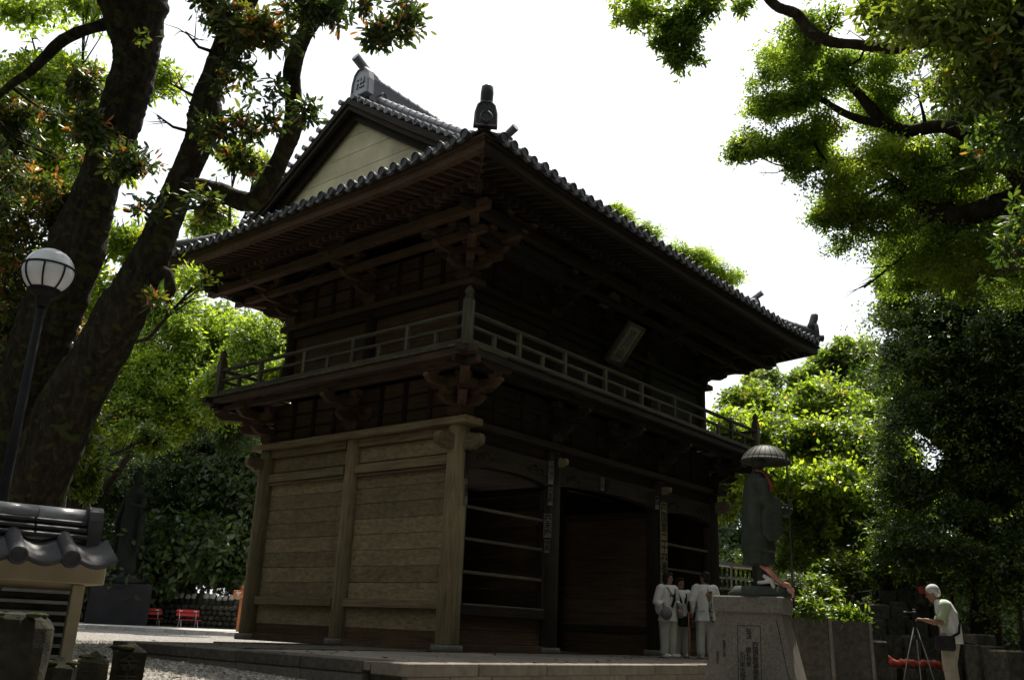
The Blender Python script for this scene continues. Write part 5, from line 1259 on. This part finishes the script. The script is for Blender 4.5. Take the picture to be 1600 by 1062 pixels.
# stone plinth and large standing bronze figure
kp = at(186, 935, 38); KPz = at(186, 897, 38).z
PL = empty('stone_plinth', V(kp.x, kp.y, ground(0, 10)), 'massive charcoal stone plinth under the standing goddess statue', 'plinth', None, math.radians(-25))
h_ = KPz - ground(0, 10); link('plinth_block', mk(*cbox(2.3, 1.8, h_ - .35, .03), M_['charcoal']), W[PL] @ Matrix.Translation((0, 0, (h_ - .35) / 2)), PL)
link('plinth_top', mk(*loft([(0, 0, h_ - .36, 1.0, .9), (0, 0, h_ - .2, 1.05, .95), (0, 0, h_ - .1, .75, .65), (0, 0, h_, .8, .7)], 28, .02, 9), M_['charcoal'], True), W[PL], PL)
KN = empty('standing_statue', V(kp.x, kp.y, KPz), 'tall slender bronze goddess statue with a halo ring on a dark plinth behind the tree', 'statue', None, fr_ - .5)
hK = at(186, 712, 38).z - KPz; s = hK / 2.1; mb = MB()
mb.add(loft([(0, 0, 0, .2, .24), (0, 0, .1, .2, .25), (0, 0, .5, .16, .2), (0, 0, 1.0, .16, .21), (0, 0, 1.25, .14, .19), (0, 0, 1.5, .13, .22), (0, 0, 1.62, .09, .14), (0, 0, 1.68, .05, .05), (.01, 0, 1.76, .05, .05)], 30, .05, 9, 5))
mb.add(ball((.02, 0, 1.84), .095, .085, .125)); mb.add(ball((0, 0, 1.99), .055, .055, .08)); mb.add(tube([(0, .22, 1.5), (.05, .3, 1.25), (.24, .2, 1.28)], [.06, .06, .035], 10)); mb.add(tube([(0, -.22, 1.5), (.02, -.3, 1.2), (.1, -.3, .95)], [.06, .06, .035], 10))
hand(mb, V(.24, .2, 1.28), (.4, 0, 1), 1); hand(mb, V(.1, -.3, .95), (.3, 0, -1), -1)
for q in (-1, 1): mb.add(loft([(.02, q * .3, .4, .03, .03), (.02, q * .3, .7, .05, .06), (.02, q * .3, 1.15, .06, .06)], 14, .05, 4))
mb.v = [(x * s, y * s, z * s) for x, y, z in mb.v]; link('figure', remesh(mb, M_['dbronze'], .03, 2), W[KN], KN)
link('halo_ring', mk(*tube([(-.16 * s, .27 * s * math.cos(a * .2618), (1.86 + .27 * math.sin(a * .2618)) * s) for a in range(25)], .028 * s, 8), M_['dbronze'], True), W[KN], KN)
# stone wall with a row of little statues in white bibs
wa, wb_ = at(222, 950, 41), at(376, 958, 39); wa.z = wb_.z = 0; wdv = (wb_ - wa); WN = empty('dry_stone_wall', V((wa.x + wb_.x) / 2, (wa.y + wb_.y) / 2, ground(0, 10)), 'dark dry stone wall under the row of small statues', 'wall', None, ANG(wdv.x, wdv.y))
Lw = wdv.length + 1.5; Hw = at(300, 944, 40).z - ground(0, 10)
link('wall_core', mk(*cbox(Lw, .8, Hw - .05, .02), M_['moss']), W[WN] @ Matrix.Translation((0, .1, (Hw - .05) / 2)), WN)
cnt = 0
for r in range(5):
    x_ = -Lw / 2
    while x_ < Lw / 2 and cnt < 290:
        w_ = rnd.uniform(.2, .42); o_ = mk(*ball((0, 0, 0), w_ / 2, .16, Hw / 10 * 1.08, 8, 5), M_['grave']); link('stone', o_, W[WN] @ Matrix.Translation((x_ + w_ / 2, -.32, Hw * (r + .5) / 5)) @ Matrix.Rotation(rnd.uniform(-.25, .25), 4, 'Y'), WN); x_ += w_; cnt += 1
for q in range(16):
    t = (q + .5) / 16; p = wa.lerp(wb_, t); p.z = ground(0, 10) + Hw - .04
    small_buddha(p, rnd.uniform(.95, 1.3), ANG(wdv.x, wdv.y) - math.pi / 2 + rnd.uniform(-.3, .3), 'small stone figure standing in the row on the dark stone wall', M_['offw'] if q not in (2, 3, 9) else None, 'statue', 'row of small figures on the stone wall')
# far roof seen below the left tree
fr0 = at(95, 800, 52); FH = empty('tiled_hall', V(fr0.x, fr0.y, -.2), 'distant hall with a pale grey tiled roof behind the left tree', 'building', None, math.radians(-38))
for s_ in (-1, 1):
    for q in range(26):
        link('roof_tile_row', _bc.setdefault('farrow%d' % s_, mk(*tube([(0, 0, 6.3), (0, s_ * 3.4, 4.2)], .13, 6), M_['tile'], True)), W[FH] @ Matrix.Translation((-5 + q * .4, 0, 0)), FH)
    link('roof', mk(*extrude([(0, 6.3), (s_ * 3.5, 4.15), (s_ * 3.5, 4.0), (0, 6.1)], 10.4), M_['tile']), W[FH] @ Matrix.Rotation(math.pi / 2, 4, 'Z'), FH)
link('wall', mk(*cbox(9.4, 5.4, 4.9, .02), M_['dwood']), W[FH] @ Matrix.Translation((0, 0, 2.4)), FH)

# fallen leaves on the podium and the gravel
def litter(N, seed):
    rs = np.random.RandomState(seed); v = []; f = []
    while len(f) < N:
        x, y = rs.uniform(-10, 9), rs.uniform(-7, 5)
        if x > -.3 and y > -.3: continue
        z = .004 if (x > -4.6 and -3.8 < y < 1.9) else ground(x, y) + .02
        if rs.rand() < .35 and z > 0: continue
        a = rs.rand() * 6.28; L = rs.uniform(.03, .06); w_ = L * .45; t = rs.uniform(-.01, .02, 4); c, s_ = math.cos(a), math.sin(a); n = len(v)
        for (p, q), h_ in zip(((-L, 0), (0, -w_), (L, 0), (0, w_)), t): v.append((x + p * c - q * s_, y + p * s_ + q * c, z + .004 + abs(h_)))
        f.append((n, n + 1, n + 2, n + 3))
    return v, f
fm = surf('dry_fallen_leaf', (.10, .06, .025), (.2, .12, .04), (40, 40, 40), .9, .1)
link('fallen_leaves', mk(*litter(900, 3), fm), kind='stuff')
SHADE = []
from mathutils import noise as mnoise
# ================================================================== trees
def px_clumps(lst):
    out = []
    for c in lst:
        px, py, D, r = c[:4]; fz = c[4] if len(c) > 4 else .85; fx = c[5] if len(c) > 5 else 1
        R_ = r * D / F; out.append((tuple(at(px, py, D)), (R_ * fx, R_ * fx, R_ * fz)))
    return out
def tree(name, label, base, trunks, clumps, n, size, mat, seed, bark=None, k=6, near=False, redp=0, group=None, limbs=True, ratio=.4, thr=-.15, bias=2.2, nscale=.9, cat='tree', flat=.5, limb_r=.03, sub=8, extra=None, solid=1.0, fuzz=.14):
    bark = bark or M_['bark']; base = Vector(base); o = empty(name, base, label, cat, group); T0 = W[o]; r0 = random.Random(seed)
    tp = []
    for i, (pts, rad) in enumerate(trunks):
        # smooth the path
        P = [Vector(p) for p in pts]; Q = []; RR = []
        for a in range(len(P) - 1):
            p0 = P[max(a - 1, 0)]; p1 = P[a]; p2 = P[a + 1]; p3 = P[min(a + 2, len(P) - 1)]
            for q in range(4):
                t = q / 4; Q.append(.5 * ((2 * p1) + (p2 - p0) * t + (2 * p0 - 5 * p1 + 4 * p2 - p3) * t * t + (3 * p1 - p0 - 3 * p2 + p3) * t ** 3)); RR.append(rad[a] + (rad[a + 1] - rad[a]) * t)
        Q.append(P[-1]); RR.append(rad[-1]); tp += list(zip(Q, RR))
        big = max(rad) > .12
        if big: Q, RR = [q for a, b_ in zip(Q, Q[1:]) for q in (a, a.lerp(b_, .33), a.lerp(b_, .66))] + [Q[-1]], [q for a, b_ in zip(RR, RR[1:]) for q in (a, a * .67 + b_ * .33, a * .34 + b_ * .66)] + [RR[-1]]
        v, f = tube(Q, [r * r0.uniform(.98, 1.03) for r in RR], 36 if big else 8, True, None, .012 if big else .05, seed + i)
        if big and max(rad) < 2:
            nv = []
            for idx, p in enumerate(v):
                c_ = Q[idx // 36]; d_ = Vector(p) - c_; q_ = Vector(p)
                h_ = mnoise.noise(V(q_.x * 1.3, q_.y * 1.3, q_.z * .9)) * .16 + mnoise.noise(V(q_.x * 7, q_.y * 7, q_.z * 1.6)) * .09 + mnoise.noise(q_ * 14) * .035
                nv.append(c_ + d_ * (1 + h_))
            v = nv
        link('trunk' if i == 0 or max(rad) > .2 else 'limb', mk([(x - base.x, y - base.y, z - base.z) for x, y, z in v], f, bark, True), T0, o)
    if limbs and tp:
        for c, rr in clumps:
            c = Vector(c); s = min(tp, key=lambda q: (q[0] - c).length + (0 if q[0].z < c.z + .3 else 1.5))
            a, ra_ = s; mb = MB(); L = (c - a).length
            if L > 9: a = c + (a - c) * 9 / L * .6; L = (c - a).length
            r1 = min(ra_ * .6, limb_r * (1 + L * .25)); mid = a.lerp(c, .5) + V(r0.uniform(-.1, .1), r0.uniform(-.1, .1), -.06) * L
            mb.add(tube([a, a.lerp(mid, .6), mid, mid.lerp(c, .6), c], [r1, r1 * .85, r1 * .7, r1 * .5, r1 * .3], 7))
            for q in range(5):
                d = V(r0.gauss(0, 1), r0.gauss(0, 1), r0.gauss(.2, .8)).normalized(); e = c + V(d.x * rr[0], d.y * rr[1], d.z * rr[2]) * .85
                st = mid.lerp(c, r0.uniform(.2, 1)); m2 = st.lerp(e, .5) + V(r0.uniform(-.1, .1), r0.uniform(-.1, .1), r0.uniform(-.05, .15)) * (e - st).length
                mb.add(tube([st, m2, e], [r1 * .34, r1 * .22, r1 * .08], 5, False))
            mb.v = [(x - base.x, y - base.y, z - base.z) for x, y, z in mb.v]
            link('limb', mb.mesh(bark, True), T0, o)
    me = leaves(seed, clumps, n, size, k, mat, ratio, flat, near, redp, thr, nscale, bias, 1.0, sub, solid, fuzz)
    link('crown', recenter(me, base), T0, o)
    if extra: link('crown', recenter(leaves(seed + 500, extra[0], extra[1], extra[2], k, mat, ratio, flat, near, redp, -.3, nscale, 1.3, 1.0, 9, 0, .35), base), T0, o)
    return o
def ppath(lst, D=None): return [at(p[0], p[1], p[2] if len(p) > 3 else D) for p in lst], [(p[-1]) * (p[2] if len(p) > 3 else D) / F for p in lst]
# ---- the big leaning evergreen on the left
A_ = ppath([(-30, 985, 72), (0, 800, 56), (20, 690, 50), (45, 600, 45), (66, 530, 42), (88, 474, 41), (120, 388, 42), (136, 339, 38), (154, 282, 34), (173, 226, 33), (189, 170, 33), (208, 112, 32), (211, 70, 38), (210, 10, 50), (222, -80, 38), (240, -220, 30)], 12)
B_ = ppath([(20, 880, 54), (52, 770, 48), (88, 680, 46), (130, 595, 43), (167, 531, 39), (203, 463, 37), (225, 420, 32), (246, 376, 25), (264, 331, 23), (290, 270, 23), (311, 220, 22), (320, 186, 28), (323, 150, 22), (333, 122, 20), (353, 75, 21), (366, 38, 18), (400, -40, 17), (440, -220, 12)], 11.4)
C_ = ppath([(292, 292, 17), (338, 299, 16), (372, 313, 15), (398, 314, 15), (420, 285, 14), (442, 240, 13), (458, 192, 15), (458, 152, 13), (456, 112, 14), (470, 65, 13), (495, 25, 12), (535, -20, 11), (600, -110, 8)], 11.2)
D_ = ppath([(180, 34, 12), (150, 42, 9), (120, 52, 9), (92, 68, 9), (68, 92, 8), (44, 115, 7), (15, 134, 6), (-30, 175, 4)], 12)
E_ = ppath([(225, 450, 14), (256, 424, 10), (266, 452, 9), (258, 476, 5)], 11.3)
near_cl = px_clumps([(20, 280, 12.5, 40), (120, 330, 12.3, 34), (80, 180, 12.8, 34), (20, 470, 12.4, 40), (60, 310, 12.5, 60), (40, 400, 12.5, 55), (35, 200, 13, 55), (95, 250, 13, 40), (110, 420, 13, 40), (60, 500, 12.5, 40), (10, 560, 12.3, 45), (265, 130, 10.8, 34), (295, 160, 10.8, 30), (245, 180, 11, 26), (300, 285, 10.6, 36), (270, 330, 10.6, 30), (340, 30, 10.8, 40), (290, 50, 10.8, 34), (150, 590, 11, 18)])
sparse_cl = px_clumps([(400, 190, 10.8, 42), (372, 130, 10.8, 44), (410, 140, 10.8, 40), (425, 70, 10.8, 44), (560, 15, 10.6, 52), (610, 20, 10.6, 46), (520, 5, 10.6, 44), (635, 40, 10.6, 26), (585, 45, 10.6, 30), (480, 20, 10.6, 34), (475, 170, 10.8, 20), (380, 40, 10.7, 40), (340, 210, 10.6, 30), (385, 250, 10.8, 26), (200, 250, 11.2, 34), (150, 200, 11.5, 30), (230, 310, 11, 30), (320, 320, 10.8, 20), (240, 470, 11, 16), (130, 130, 12, 34)])
over = [((-8.5, 1.5, 10.5), (2.6, 2.6, 1.6)), ((-9.5, -2.0, 9.5), (2.4, 2.4, 1.3)), ((-11, 4, 11), (3, 3, 2))]
tree('evergreen_tree', 'huge leaning evergreen tree with three dark mossy stems and reddish new leaves on the left', (A_[0][0].x, A_[0][0].y, ground(0, 2)), [A_, B_, C_, D_, E_], [(c, tuple(1.3 * q for q in r)) for c, r in near_cl], 3300, .108, L_near, 11, M_['mossbark'], 7, True, .065, ratio=.36, thr=-.06, bias=1.7, limb_r=.022, sub=12, solid=0, fuzz=.35, nscale=1.6, extra=(sparse_cl, 1000, .125))
tree('evergreen_tree', 'upper crown of an evergreen rising above the left edge of the photograph', (-13.5, 2.0, ground(0, 2)), [([(-13.5, 2, -.2), (-13, 2, 4), (-12, 2.2, 8), (-11, 2.5, 11)], [.4, .35, .28, .15])], over, 6500, .15, L_dark, 12, None, 6, False, .02, limb_r=.04)
# ---- trees behind it
def btree(lab, cl, n, size, mat, seed, bpx=None, base=None, **kw):
    if bpx: q_ = at(bpx[0], 960, bpx[1]); base = (q_.x, q_.y)
    cl = px_clumps(cl); c = np.mean([q[0] for q in cl], 0)
    bx, by = (c[0], c[1]) if base is None else base
    zt_ = max(q[0][2] for q in cl); h = zt_ * .8
    tr = [([(bx, by, ground(bx, by) - .05), (bx + .2, by, h * .35), (bx - .15, by + .1, h * .7), (c[0], c[1], h)], [.32, .27, .2, .09])]
    return tree(kw.pop('name', 'broadleaf_tree'), lab, (bx, by, ground(bx, by)), tr, cl, n, size, mat, seed, **kw)
btree('airy sunlit yellow green tree behind the big trunks at upper left', [(50, 60, 19, 90), (20, 170, 19, 70), (110, 160, 19, 75), (60, 260, 19, 80), (130, 20, 19, 70), (150, 250, 18, 50), (100, 420, 18, 55), (170, 470, 18, 50), (30, 350, 18, 60), (255, 130, 19, 38), (200, 370, 18, 45), (300, 450, 18, 40)], 6000, .15, L_lime, 21, bpx=(70, 19), redp=.03, thr=-.1, bias=2)
btree('yellowish tree seen between the dark branch and the roof corner', [(400, 260, 25, 34, .7), (430, 290, 25, 30, .7), (370, 245, 25, 26), (350, 380, 25, 40), (300, 420, 25, 45), (410, 330, 25, 22), (345, 410, 25, 35), (330, 350, 25, 34)], 3600, .15, L_lime, 22, bpx=(60, 21), redp=.05, thr=-.1)
btree('sunlit green tree beyond the lower part of the leaning trunk', [(285, 520, 37, 55), (250, 470, 37, 48), (345, 545, 38, 55), (240, 600, 36, 60), (310, 600, 37, 58), (370, 590, 38, 45), (200, 560, 36, 55), (190, 650, 35, 45), (255, 660, 36, 40), (390, 640, 37, 30)], 17000, .19, L_lime, 23, bpx=(520, 39), thr=-.25, redp=.012, sub=10, fuzz=.3)
btree('rounded grey green tree above the left end of the balcony', [(405, 540, 36, 50), (440, 520, 37, 45), (385, 600, 35, 50), (425, 580, 36, 42), (470, 560, 38, 40), (350, 620, 35, 45)], 11000, .2, L_lime, 24, bpx=(560, 38), thr=-.2, fuzz=.25)
btree('small lime green rounded tree just left of the upper storey wall', [(430, 585, 33, 24), (452, 570, 33, 22), (465, 590, 33, 24), (418, 600, 33, 20)], 2400, .16, L_lime, 25, bpx=(600, 35))
btree('dim leafy tree over the low tiled wall by the lamp', [(90, 640, 16, 60), (150, 700, 17, 45), (190, 740, 18, 38), (120, 730, 17, 40), (90, 700, 16, 45), (220, 690, 19, 32), (170, 640, 18, 40), (140, 755, 17, 26)], 5200, .12, L_mid, 26, bpx=(60, 17), thr=-.05)
btree('dark tree at the far left edge behind the lamp post', [(-10, 480, 15, 80), (-20, 620, 15, 90), (20, 740, 15, 60), (-60, 300, 15, 80)], 5000, .13, L_dark, 27)
btree('dark dense tree behind the red benches', [(240, 740, 44, 70), (310, 720, 44, 80), (370, 760, 45, 80), (280, 830, 43, 75), (350, 850, 43, 80), (220, 850, 43, 60), (400, 680, 45, 60), (190, 780, 44, 50), (420, 840, 46, 60)], 20000, .15, L_dark, 28, bias=2.4, fuzz=.25)
btree('dark bushy tree behind the standing goddess statue', [(130, 830, 46, 60), (180, 700, 47, 70), (90, 740, 46, 60), (40, 800, 44, 70), (150, 770, 47, 60), (230, 780, 46, 60)], 13000, .15, L_dark, 29, bias=2.4, fuzz=.25)
btree('dark evergreen whose high crown shades the standing goddess statue', [(140, 640, 36, 60), (220, 630, 38, 55), (300, 650, 38, 55), (60, 620, 35, 60), (200, 670, 38, 45), (360, 660, 39, 55), (260, 690, 39, 45)], 17000, .14, L_dark, 30, bpx=(120, 42), bias=2.4)
# ---- right side
btree('bright backlit yellow green tree right of the gate balcony', [(1140, 615, 29, 36), (1180, 635, 29, 40), (1235, 630, 29, 40), (1290, 635, 29, 42), (1345, 655, 28, 42), (1150, 680, 26.5, 36), (1200, 690, 26, 40), (1260, 690, 26, 44), (1320, 700, 25.5, 42), (1370, 715, 25.5, 36), (1240, 750, 24, 38), (1300, 765, 24, 40), (1350, 780, 23.5, 36), (1180, 740, 24.5, 30), (1400, 760, 24, 26), (1290, 815, 22.5, 26)], 17000, .16, L_lime, 31, thr=-.3, redp=.012, ratio=.5, sub=9, solid=.3, fuzz=.4)
btree('taller mid green tree beyond the right end of the roof', [(1330, 570, 34, 46), (1295, 590, 34, 44), (1370, 570, 34, 40), (1350, 620, 33, 46), (1390, 620, 33, 44), (1240, 610, 34, 30), (1200, 600, 34, 28)], 8000, .22, L_mid, 32, thr=-.1)
btree('flat topped bright green tree showing above the roof edge', [(1122, 428, 34, 36, .45), (1085, 408, 34, 32, .45), (1045, 392, 34, 30, .45), (1008, 362, 34, 26, .5), (970, 340, 34, 26, .5), (945, 325, 34, 20, .5), (1062, 420, 35, 40, .5), (1000, 400, 35, 40, .5)], 6500, .17, L_lime, 33, name='pine_tree', ratio=.2, k=9, flat=1.2, thr=-.2)
btree('vine hung dark undergrowth tree behind the monk statue', [(1210, 800, 25, 45), (1160, 800, 26, 40), (1290, 840, 24, 45), (1240, 860, 24, 45), (1350, 850, 24, 45), (1400, 800, 24, 45), (1320, 900, 22, 40), (1270, 910, 22, 36), (1180, 870, 26, 40), (1400, 870, 22, 40), (1140, 760, 27, 34), (1190, 750, 27, 36)], 17000, .13, L_mid, 34, thr=-.06, bias=2)
btree('tall dark tree mass filling the right edge', [(1450, 560, 21, 70), (1530, 600, 21, 80), (1480, 660, 21, 80), (1570, 700, 21, 80), (1440, 760, 21, 60), (1520, 780, 20, 80), (1590, 820, 20, 70), (1430, 470, 22, 62), (1500, 480, 21, 76), (1580, 500, 20, 80), (1420, 640, 22, 46), (1395, 560, 23, 30), (1420, 850, 20, 50), (1490, 870, 19, 55), (1570, 900, 19, 60), (1620, 620, 20, 80), (1640, 760, 20, 80), (1440, 400, 22, 50), (1510, 400, 22, 60), (1590, 400, 22, 60), (1380, 490, 22.5, 30)], 78000, .105, L_deep, 35, bias=2.0, thr=-.3, sub=9, k=5, solid=.5, fuzz=.38)
G1 = ppath([(1760, 1010, 56), (1750, 700, 48), (1710, 450, 40), (1640, 315, 28), (1575, 315, 19), (1500, 338, 15), (1445, 325, 11), (1400, 290, 7)], 15)
G2 = ppath([(1640, 330, 24), (1560, 240, 16), (1480, 198, 11), (1420, 205, 10), (1380, 190, 9), (1345, 150, 7), (1300, 105, 4)], 15)
G3 = ppath([(1385, 195, 8), (1330, 182, 6), (1275, 150, 4), (1235, 125, 3)], 15)
G4 = ppath([(1440, 325, 9), (1380, 270, 6), (1320, 250, 5), (1270, 265, 4), (1235, 262, 2)], 15)
G5 = ppath([(1195, -8, 7), (1216, 12, 8), (1244, 22, 8), (1264, 48, 9), (1300, 66, 8), (1340, 70, 8), (1400, 76, 9), (1480, 60, 10), (1600, 90, 14), (1690, 200, 22)], 13)
tree('evergreen_tree', 'large evergreen spreading its layered branches in from the upper right', (G1[0][0].x, G1[0][0].y, ground(9, -6)), [G1, G2, G3, G4, G5],
    [(c, tuple(1.28 * q for q in r)) for c, r in px_clumps([(1205, 100, 15, 24), (1165, 235, 15, 24, .8), (1185, 270, 15, 26, .7), (1220, 290, 15, 22, .7), (1270, 240, 15.4, 26, .6), (1480, 330, 17, 44), (1540, 330, 17, 50), (1595, 330, 17, 50), (1440, 410, 17, 40), (1500, 410, 17, 44), (1590, 440, 17, 50), (1560, 200, 17, 50), (1500, 270, 17, 44), (1400, 440, 17, 34), (1440, 330, 17, 36), (1560, 110, 16, 50), (1415, 170, 15.5, 36), (1365, 170, 15.5, 26), (1250, 160, 15.2, 24), (1330, 330, 15.4, 34), (1480, 300, 15.4, 40), (1410, 230, 15.4, 32), (1500, 180, 15.6, 44), (1240, 225, 15.3, 24), (1232, 125, 15, 40), (1205, 165, 15, 28), (1190, 245, 15, 34, .8), (1225, 262, 15, 34), (1180, 220, 15, 24), (1265, 205, 15, 36, .6), (1290, 110, 15, 38), (1250, 85, 14, 34), (1340, 115, 15, 40), (1300, 40, 13, 40), (1250, 50, 13.5, 26), (1360, 60, 14, 45), (1330, 285, 15, 44), (1385, 330, 15, 44), (1300, 330, 15.5, 30), (1345, 380, 15.5, 36), (1310, 350, 15.5, 20), (1400, 400, 15.5, 42), (1380, 240, 15, 40), (1430, 130, 15, 48), (1480, 240, 15, 46), (1440, 280, 15, 40), (1460, 380, 15.5, 46), (1530, 260, 15, 50), (1560, 400, 15, 50), (1350, 450, 16, 34), (1520, 440, 15.5, 44), (1420, 20, 14, 44)])],
    46000, .072, L_fine, 41, None, 5, False, .003, thr=-.14, sub=18, solid=0, fuzz=.5, limb_r=.028, ratio=.42, bias=1.7)
H1 = ppath([(1700, 900, 30), (1690, 400, 26), (1650, 100, 20), (1560, -20, 13), (1450, -60, 9)], 7.5)
tree('evergreen_tree', 'nearest dark tree hanging large drooping leaves into the upper right corner', (H1[0][0].x, H1[0][0].y, -.3), [H1],
    px_clumps([(1440, 20, 7.6, 60), (1520, 50, 7.4, 75), (1580, 130, 7.4, 75), (1500, 120, 7.8, 50), (1600, 230, 7.6, 60), (1380, 20, 8, 40), (1560, 210, 8, 36), (1600, 30, 7.4, 80), (1590, 390, 8.5, 42), (1555, 420, 8.6, 30), (1600, 340, 8.6, 30)]), 1500, .10, L_deep, 42, None, 7, True, .01, ratio=.34, flat=-.4, bias=2, thr=-.3, limb_r=.015)
S1 = ppath([(1120, -60, 8), (1125, -10, 5), (1090, 30, 3), (1070, 70, 2), (1062, 105, 1)], 10)
S2 = ppath([(1122, -20, 4), (1060, 15, 3), (1010, 15, 2), (970, 30, 1)], 10)
tree('evergreen_branch', 'leafy sprig hanging into the sky from the top centre right', (S1[0][0].x, S1[0][0].y, S1[0][0].z), [S1, S2], px_clumps([(985, 12, 10, 34), (1060, 50, 10, 34), (1065, 90, 10, 28), (1100, 5, 10, 36), (1030, 12, 10, 46), (990, 25, 10, 26), (1075, 20, 10, 38), (1068, 75, 10, 28), (1058, 100, 10, 18), (1105, 20, 10, 26), (1040, 45, 10, 28), (1160, 5, 10, 16), (1090, 95, 10, 10), (1045, 75, 10, 20)]), 1500, .06, L_fine, 43, None, 6, True, .0, cat='branch', ratio=.42, bias=1.6, thr=-.3, limb_r=.01, sub=8, solid=0, fuzz=.4)
# high canopy that shades the forecourt; it belongs to trees standing right of and behind the photographer
def canopy(lab, base, cl, n, seed):
    tree('evergreen_tree', lab, (base[0], base[1], -.3), [([(base[0], base[1], -.35), (base[0] - .3, base[1] + .3, 5), (base[0] - .8, base[1] + 1.2, 9), (cl[0][0][0], cl[0][0][1], cl[0][0][2])], [.45, .36, .28, .12])], cl, n, .17, L_dark, seed, limb_r=.05, bias=2.4)
canopy('tall evergreen outside the right edge shading the forecourt', (9, -13), [((6, -8.5, 13.5), (3.4, 2.8, 1.8)), ((1.2, -9.6, 13.5), (2.2, 1.8, 1.2)), ((10, -8.5, 13), (3.4, 3, 2)), ((13.5, -8, 12), (3, 3, 2)), ((7, -12, 12), (4, 3, 2)), ((12, -11, 11), (4, 3, 2.5)), ((0, -10.5, 13.5), (2, 1.6, 1.0))], 8500, 44)
canopy('tall unseen evergreen added high over the photographer to shade the near gravel', (-13.5, -13.5), [((-6, -3.5, 14.3), (2.6, 2.4, 1.4)), ((-9, .5, 14.8), (2.6, 2.6, 1.5)), ((-4.2, -6.5, 14.6), (2.4, 2.2, 1.4)), ((-8.5, -7, 14), (2.8, 2.6, 1.5)), ((-12, -4, 13.5), (2.8, 2.6, 1.5))], 7500, 46)  # unseen crown added to keep sky light off the near gravel
canopy('tall evergreen behind the photographer', (-5, -18), [((-3.5, -10, 14), (3, 2.6, 1.6)), ((-8, -14, 11), (4, 3, 2.4)), ((-1, -14, 12), (4, 3.2, 2.4)), ((-14, -13, 10), (4, 4, 2.6)), ((-9, -10, 12.5), (3.2, 2.2, 1.6))], 9000, 45)
for k_, (x, y, sc, lab) in enumerate(((1, -19, 1.5, 'large dark evergreen added for shade, unseen behind the photographer to the right'), (9, -21, 1.6, 'large dark evergreen added for shade, unseen right of the forecourt'), (-7, -22, 1.5, 'large dark evergreen added for shade, unseen straight behind the photographer'), (-16, -20, 1.4, 'large dark evergreen added for shade, unseen behind the photographer to the left'),
        (18, -15, 1.4, 'large dark evergreen added for shade, unseen beyond the right edge'), (-24, -12, 1.3, 'large dark evergreen added for shade, unseen left of the photographer'), (-17.5, 7, 1.15, 'dark evergreen added for shade, unseen left of the low tiled wall'), (-24, -2, 1.3, 'dark evergreen added for shade, unseen further left of the low tiled wall'), (-15, 17, 1.1, 'dark evergreen added for shade, unseen beyond the left edge'))):
    SHADE.append((x, y, sc, lab))  # unseen trees added to hold sky light off the gate and gravel
# undergrowth on the right
for i, (px, py, D, r, lab) in enumerate(((1270, 925, 17.5, 30, 'leafy shrub behind the first planter'), (1330, 930, 18, 34, 'leafy shrub behind the second planter'), (1375, 960, 20, 30, 'low shrub left of the gravestone pyramid'), (1540, 860, 20.5, 50, 'dim bush above the right flank of the gravestone pyramid'), (1590, 930, 18, 50, 'dim bush at the right edge'), (1160, 900, 27, 34, 'dark bush behind the votive rack'),
        (1480, 850, 22, 44, 'dark bush behind the red bibbed buddha'), (1400, 890, 22, 36, 'dark bush behind the left flank of the gravestone pyramid'))):
    cl = px_clumps([(px, py, D, r), (px - r * .6, py + r * .4, D, r * .7), (px + r * .7, py + r * .3, D, r * .7), (px, py + r * 1.2, D, r * .8)])
    c = Vector(cl[0][0]); tree('shrub', lab, (c.x, c.y, -.28), [([(c.x, c.y, -.3), (c.x, c.y, c.z * .5), (c.x + .1, c.y, c.z)], [.05, .04, .02])], cl, 1500, .11, L_mid if i < 2 else L_dark, 80 + i, cat='shrub', limb_r=.012)
# woods closing the view all round
wm = []
for s_ in range(3):
    r0 = random.Random(90 + s_); cl = [((r0.uniform(-3.2, 3.2), r0.uniform(-3.2, 3.2), 2.2 + q * 1.05), (2.6 * (1.15 - q / 14), 2.6 * (1.15 - q / 14), 1.5)) for q in range(11)]
    wm.append((leaves(90 + s_, cl, 9000, .34, 5, L_dark, .5, .4, bias=2.6, sub=6), mk(*tube([(0, 0, -.3), (.1, 0, 4), (-.1, .1, 8), (0, 0, 12)], [.4, .32, .22, .08], 10), M_['bark'], True)))
q = 0
for ring_ in ((50, 60), (62, 60), (30, 34)):
    R_, n = ring_
    for i in range(n):
        a = i / n * 6.283 + rnd.uniform(-.03, .03); rr_ = R_ + rnd.uniform(-3, 3); x, y = CAM.x + rr_ * math.cos(a), CAM.y + rr_ * math.sin(a)
        az = math.degrees((a - math.atan2(.62, .73) + math.pi) % (2 * math.pi) - math.pi)    # + is left of the view
        if R_ == 30 and abs(az) < 36: continue
        if -30 < az < 14 and R_ > 40: sc = rnd.uniform(.72, .9)
        elif az <= -24: sc = rnd.uniform(.8, 1.1)
        else: sc = rnd.uniform(.85, 1.1) if az > 14 else .8
        cm, tm_ = wm[q % 3]; z0 = -.3
        o = empty('woodland_tree', V(x, y, z0), 'dark evergreen in the woods that close the grounds', 'tree', 'woodland trees around the temple grounds', rnd.uniform(0, 6.28)); M = W[o] @ Matrix.Scale(sc, 4)
        link('trunk', tm_, M, o); link('crown', cm, M, o); q += 1

for i, (x, y, sc, lab) in enumerate(SHADE):
    cm, tm_ = wm[i % 3]; o = empty('woodland_tree', V(x, y, -.3), lab, 'tree', None, i * 1.3); M = W[o] @ Matrix.Scale(sc, 4); link('trunk', tm_, M, o); link('crown', cm, M, o)
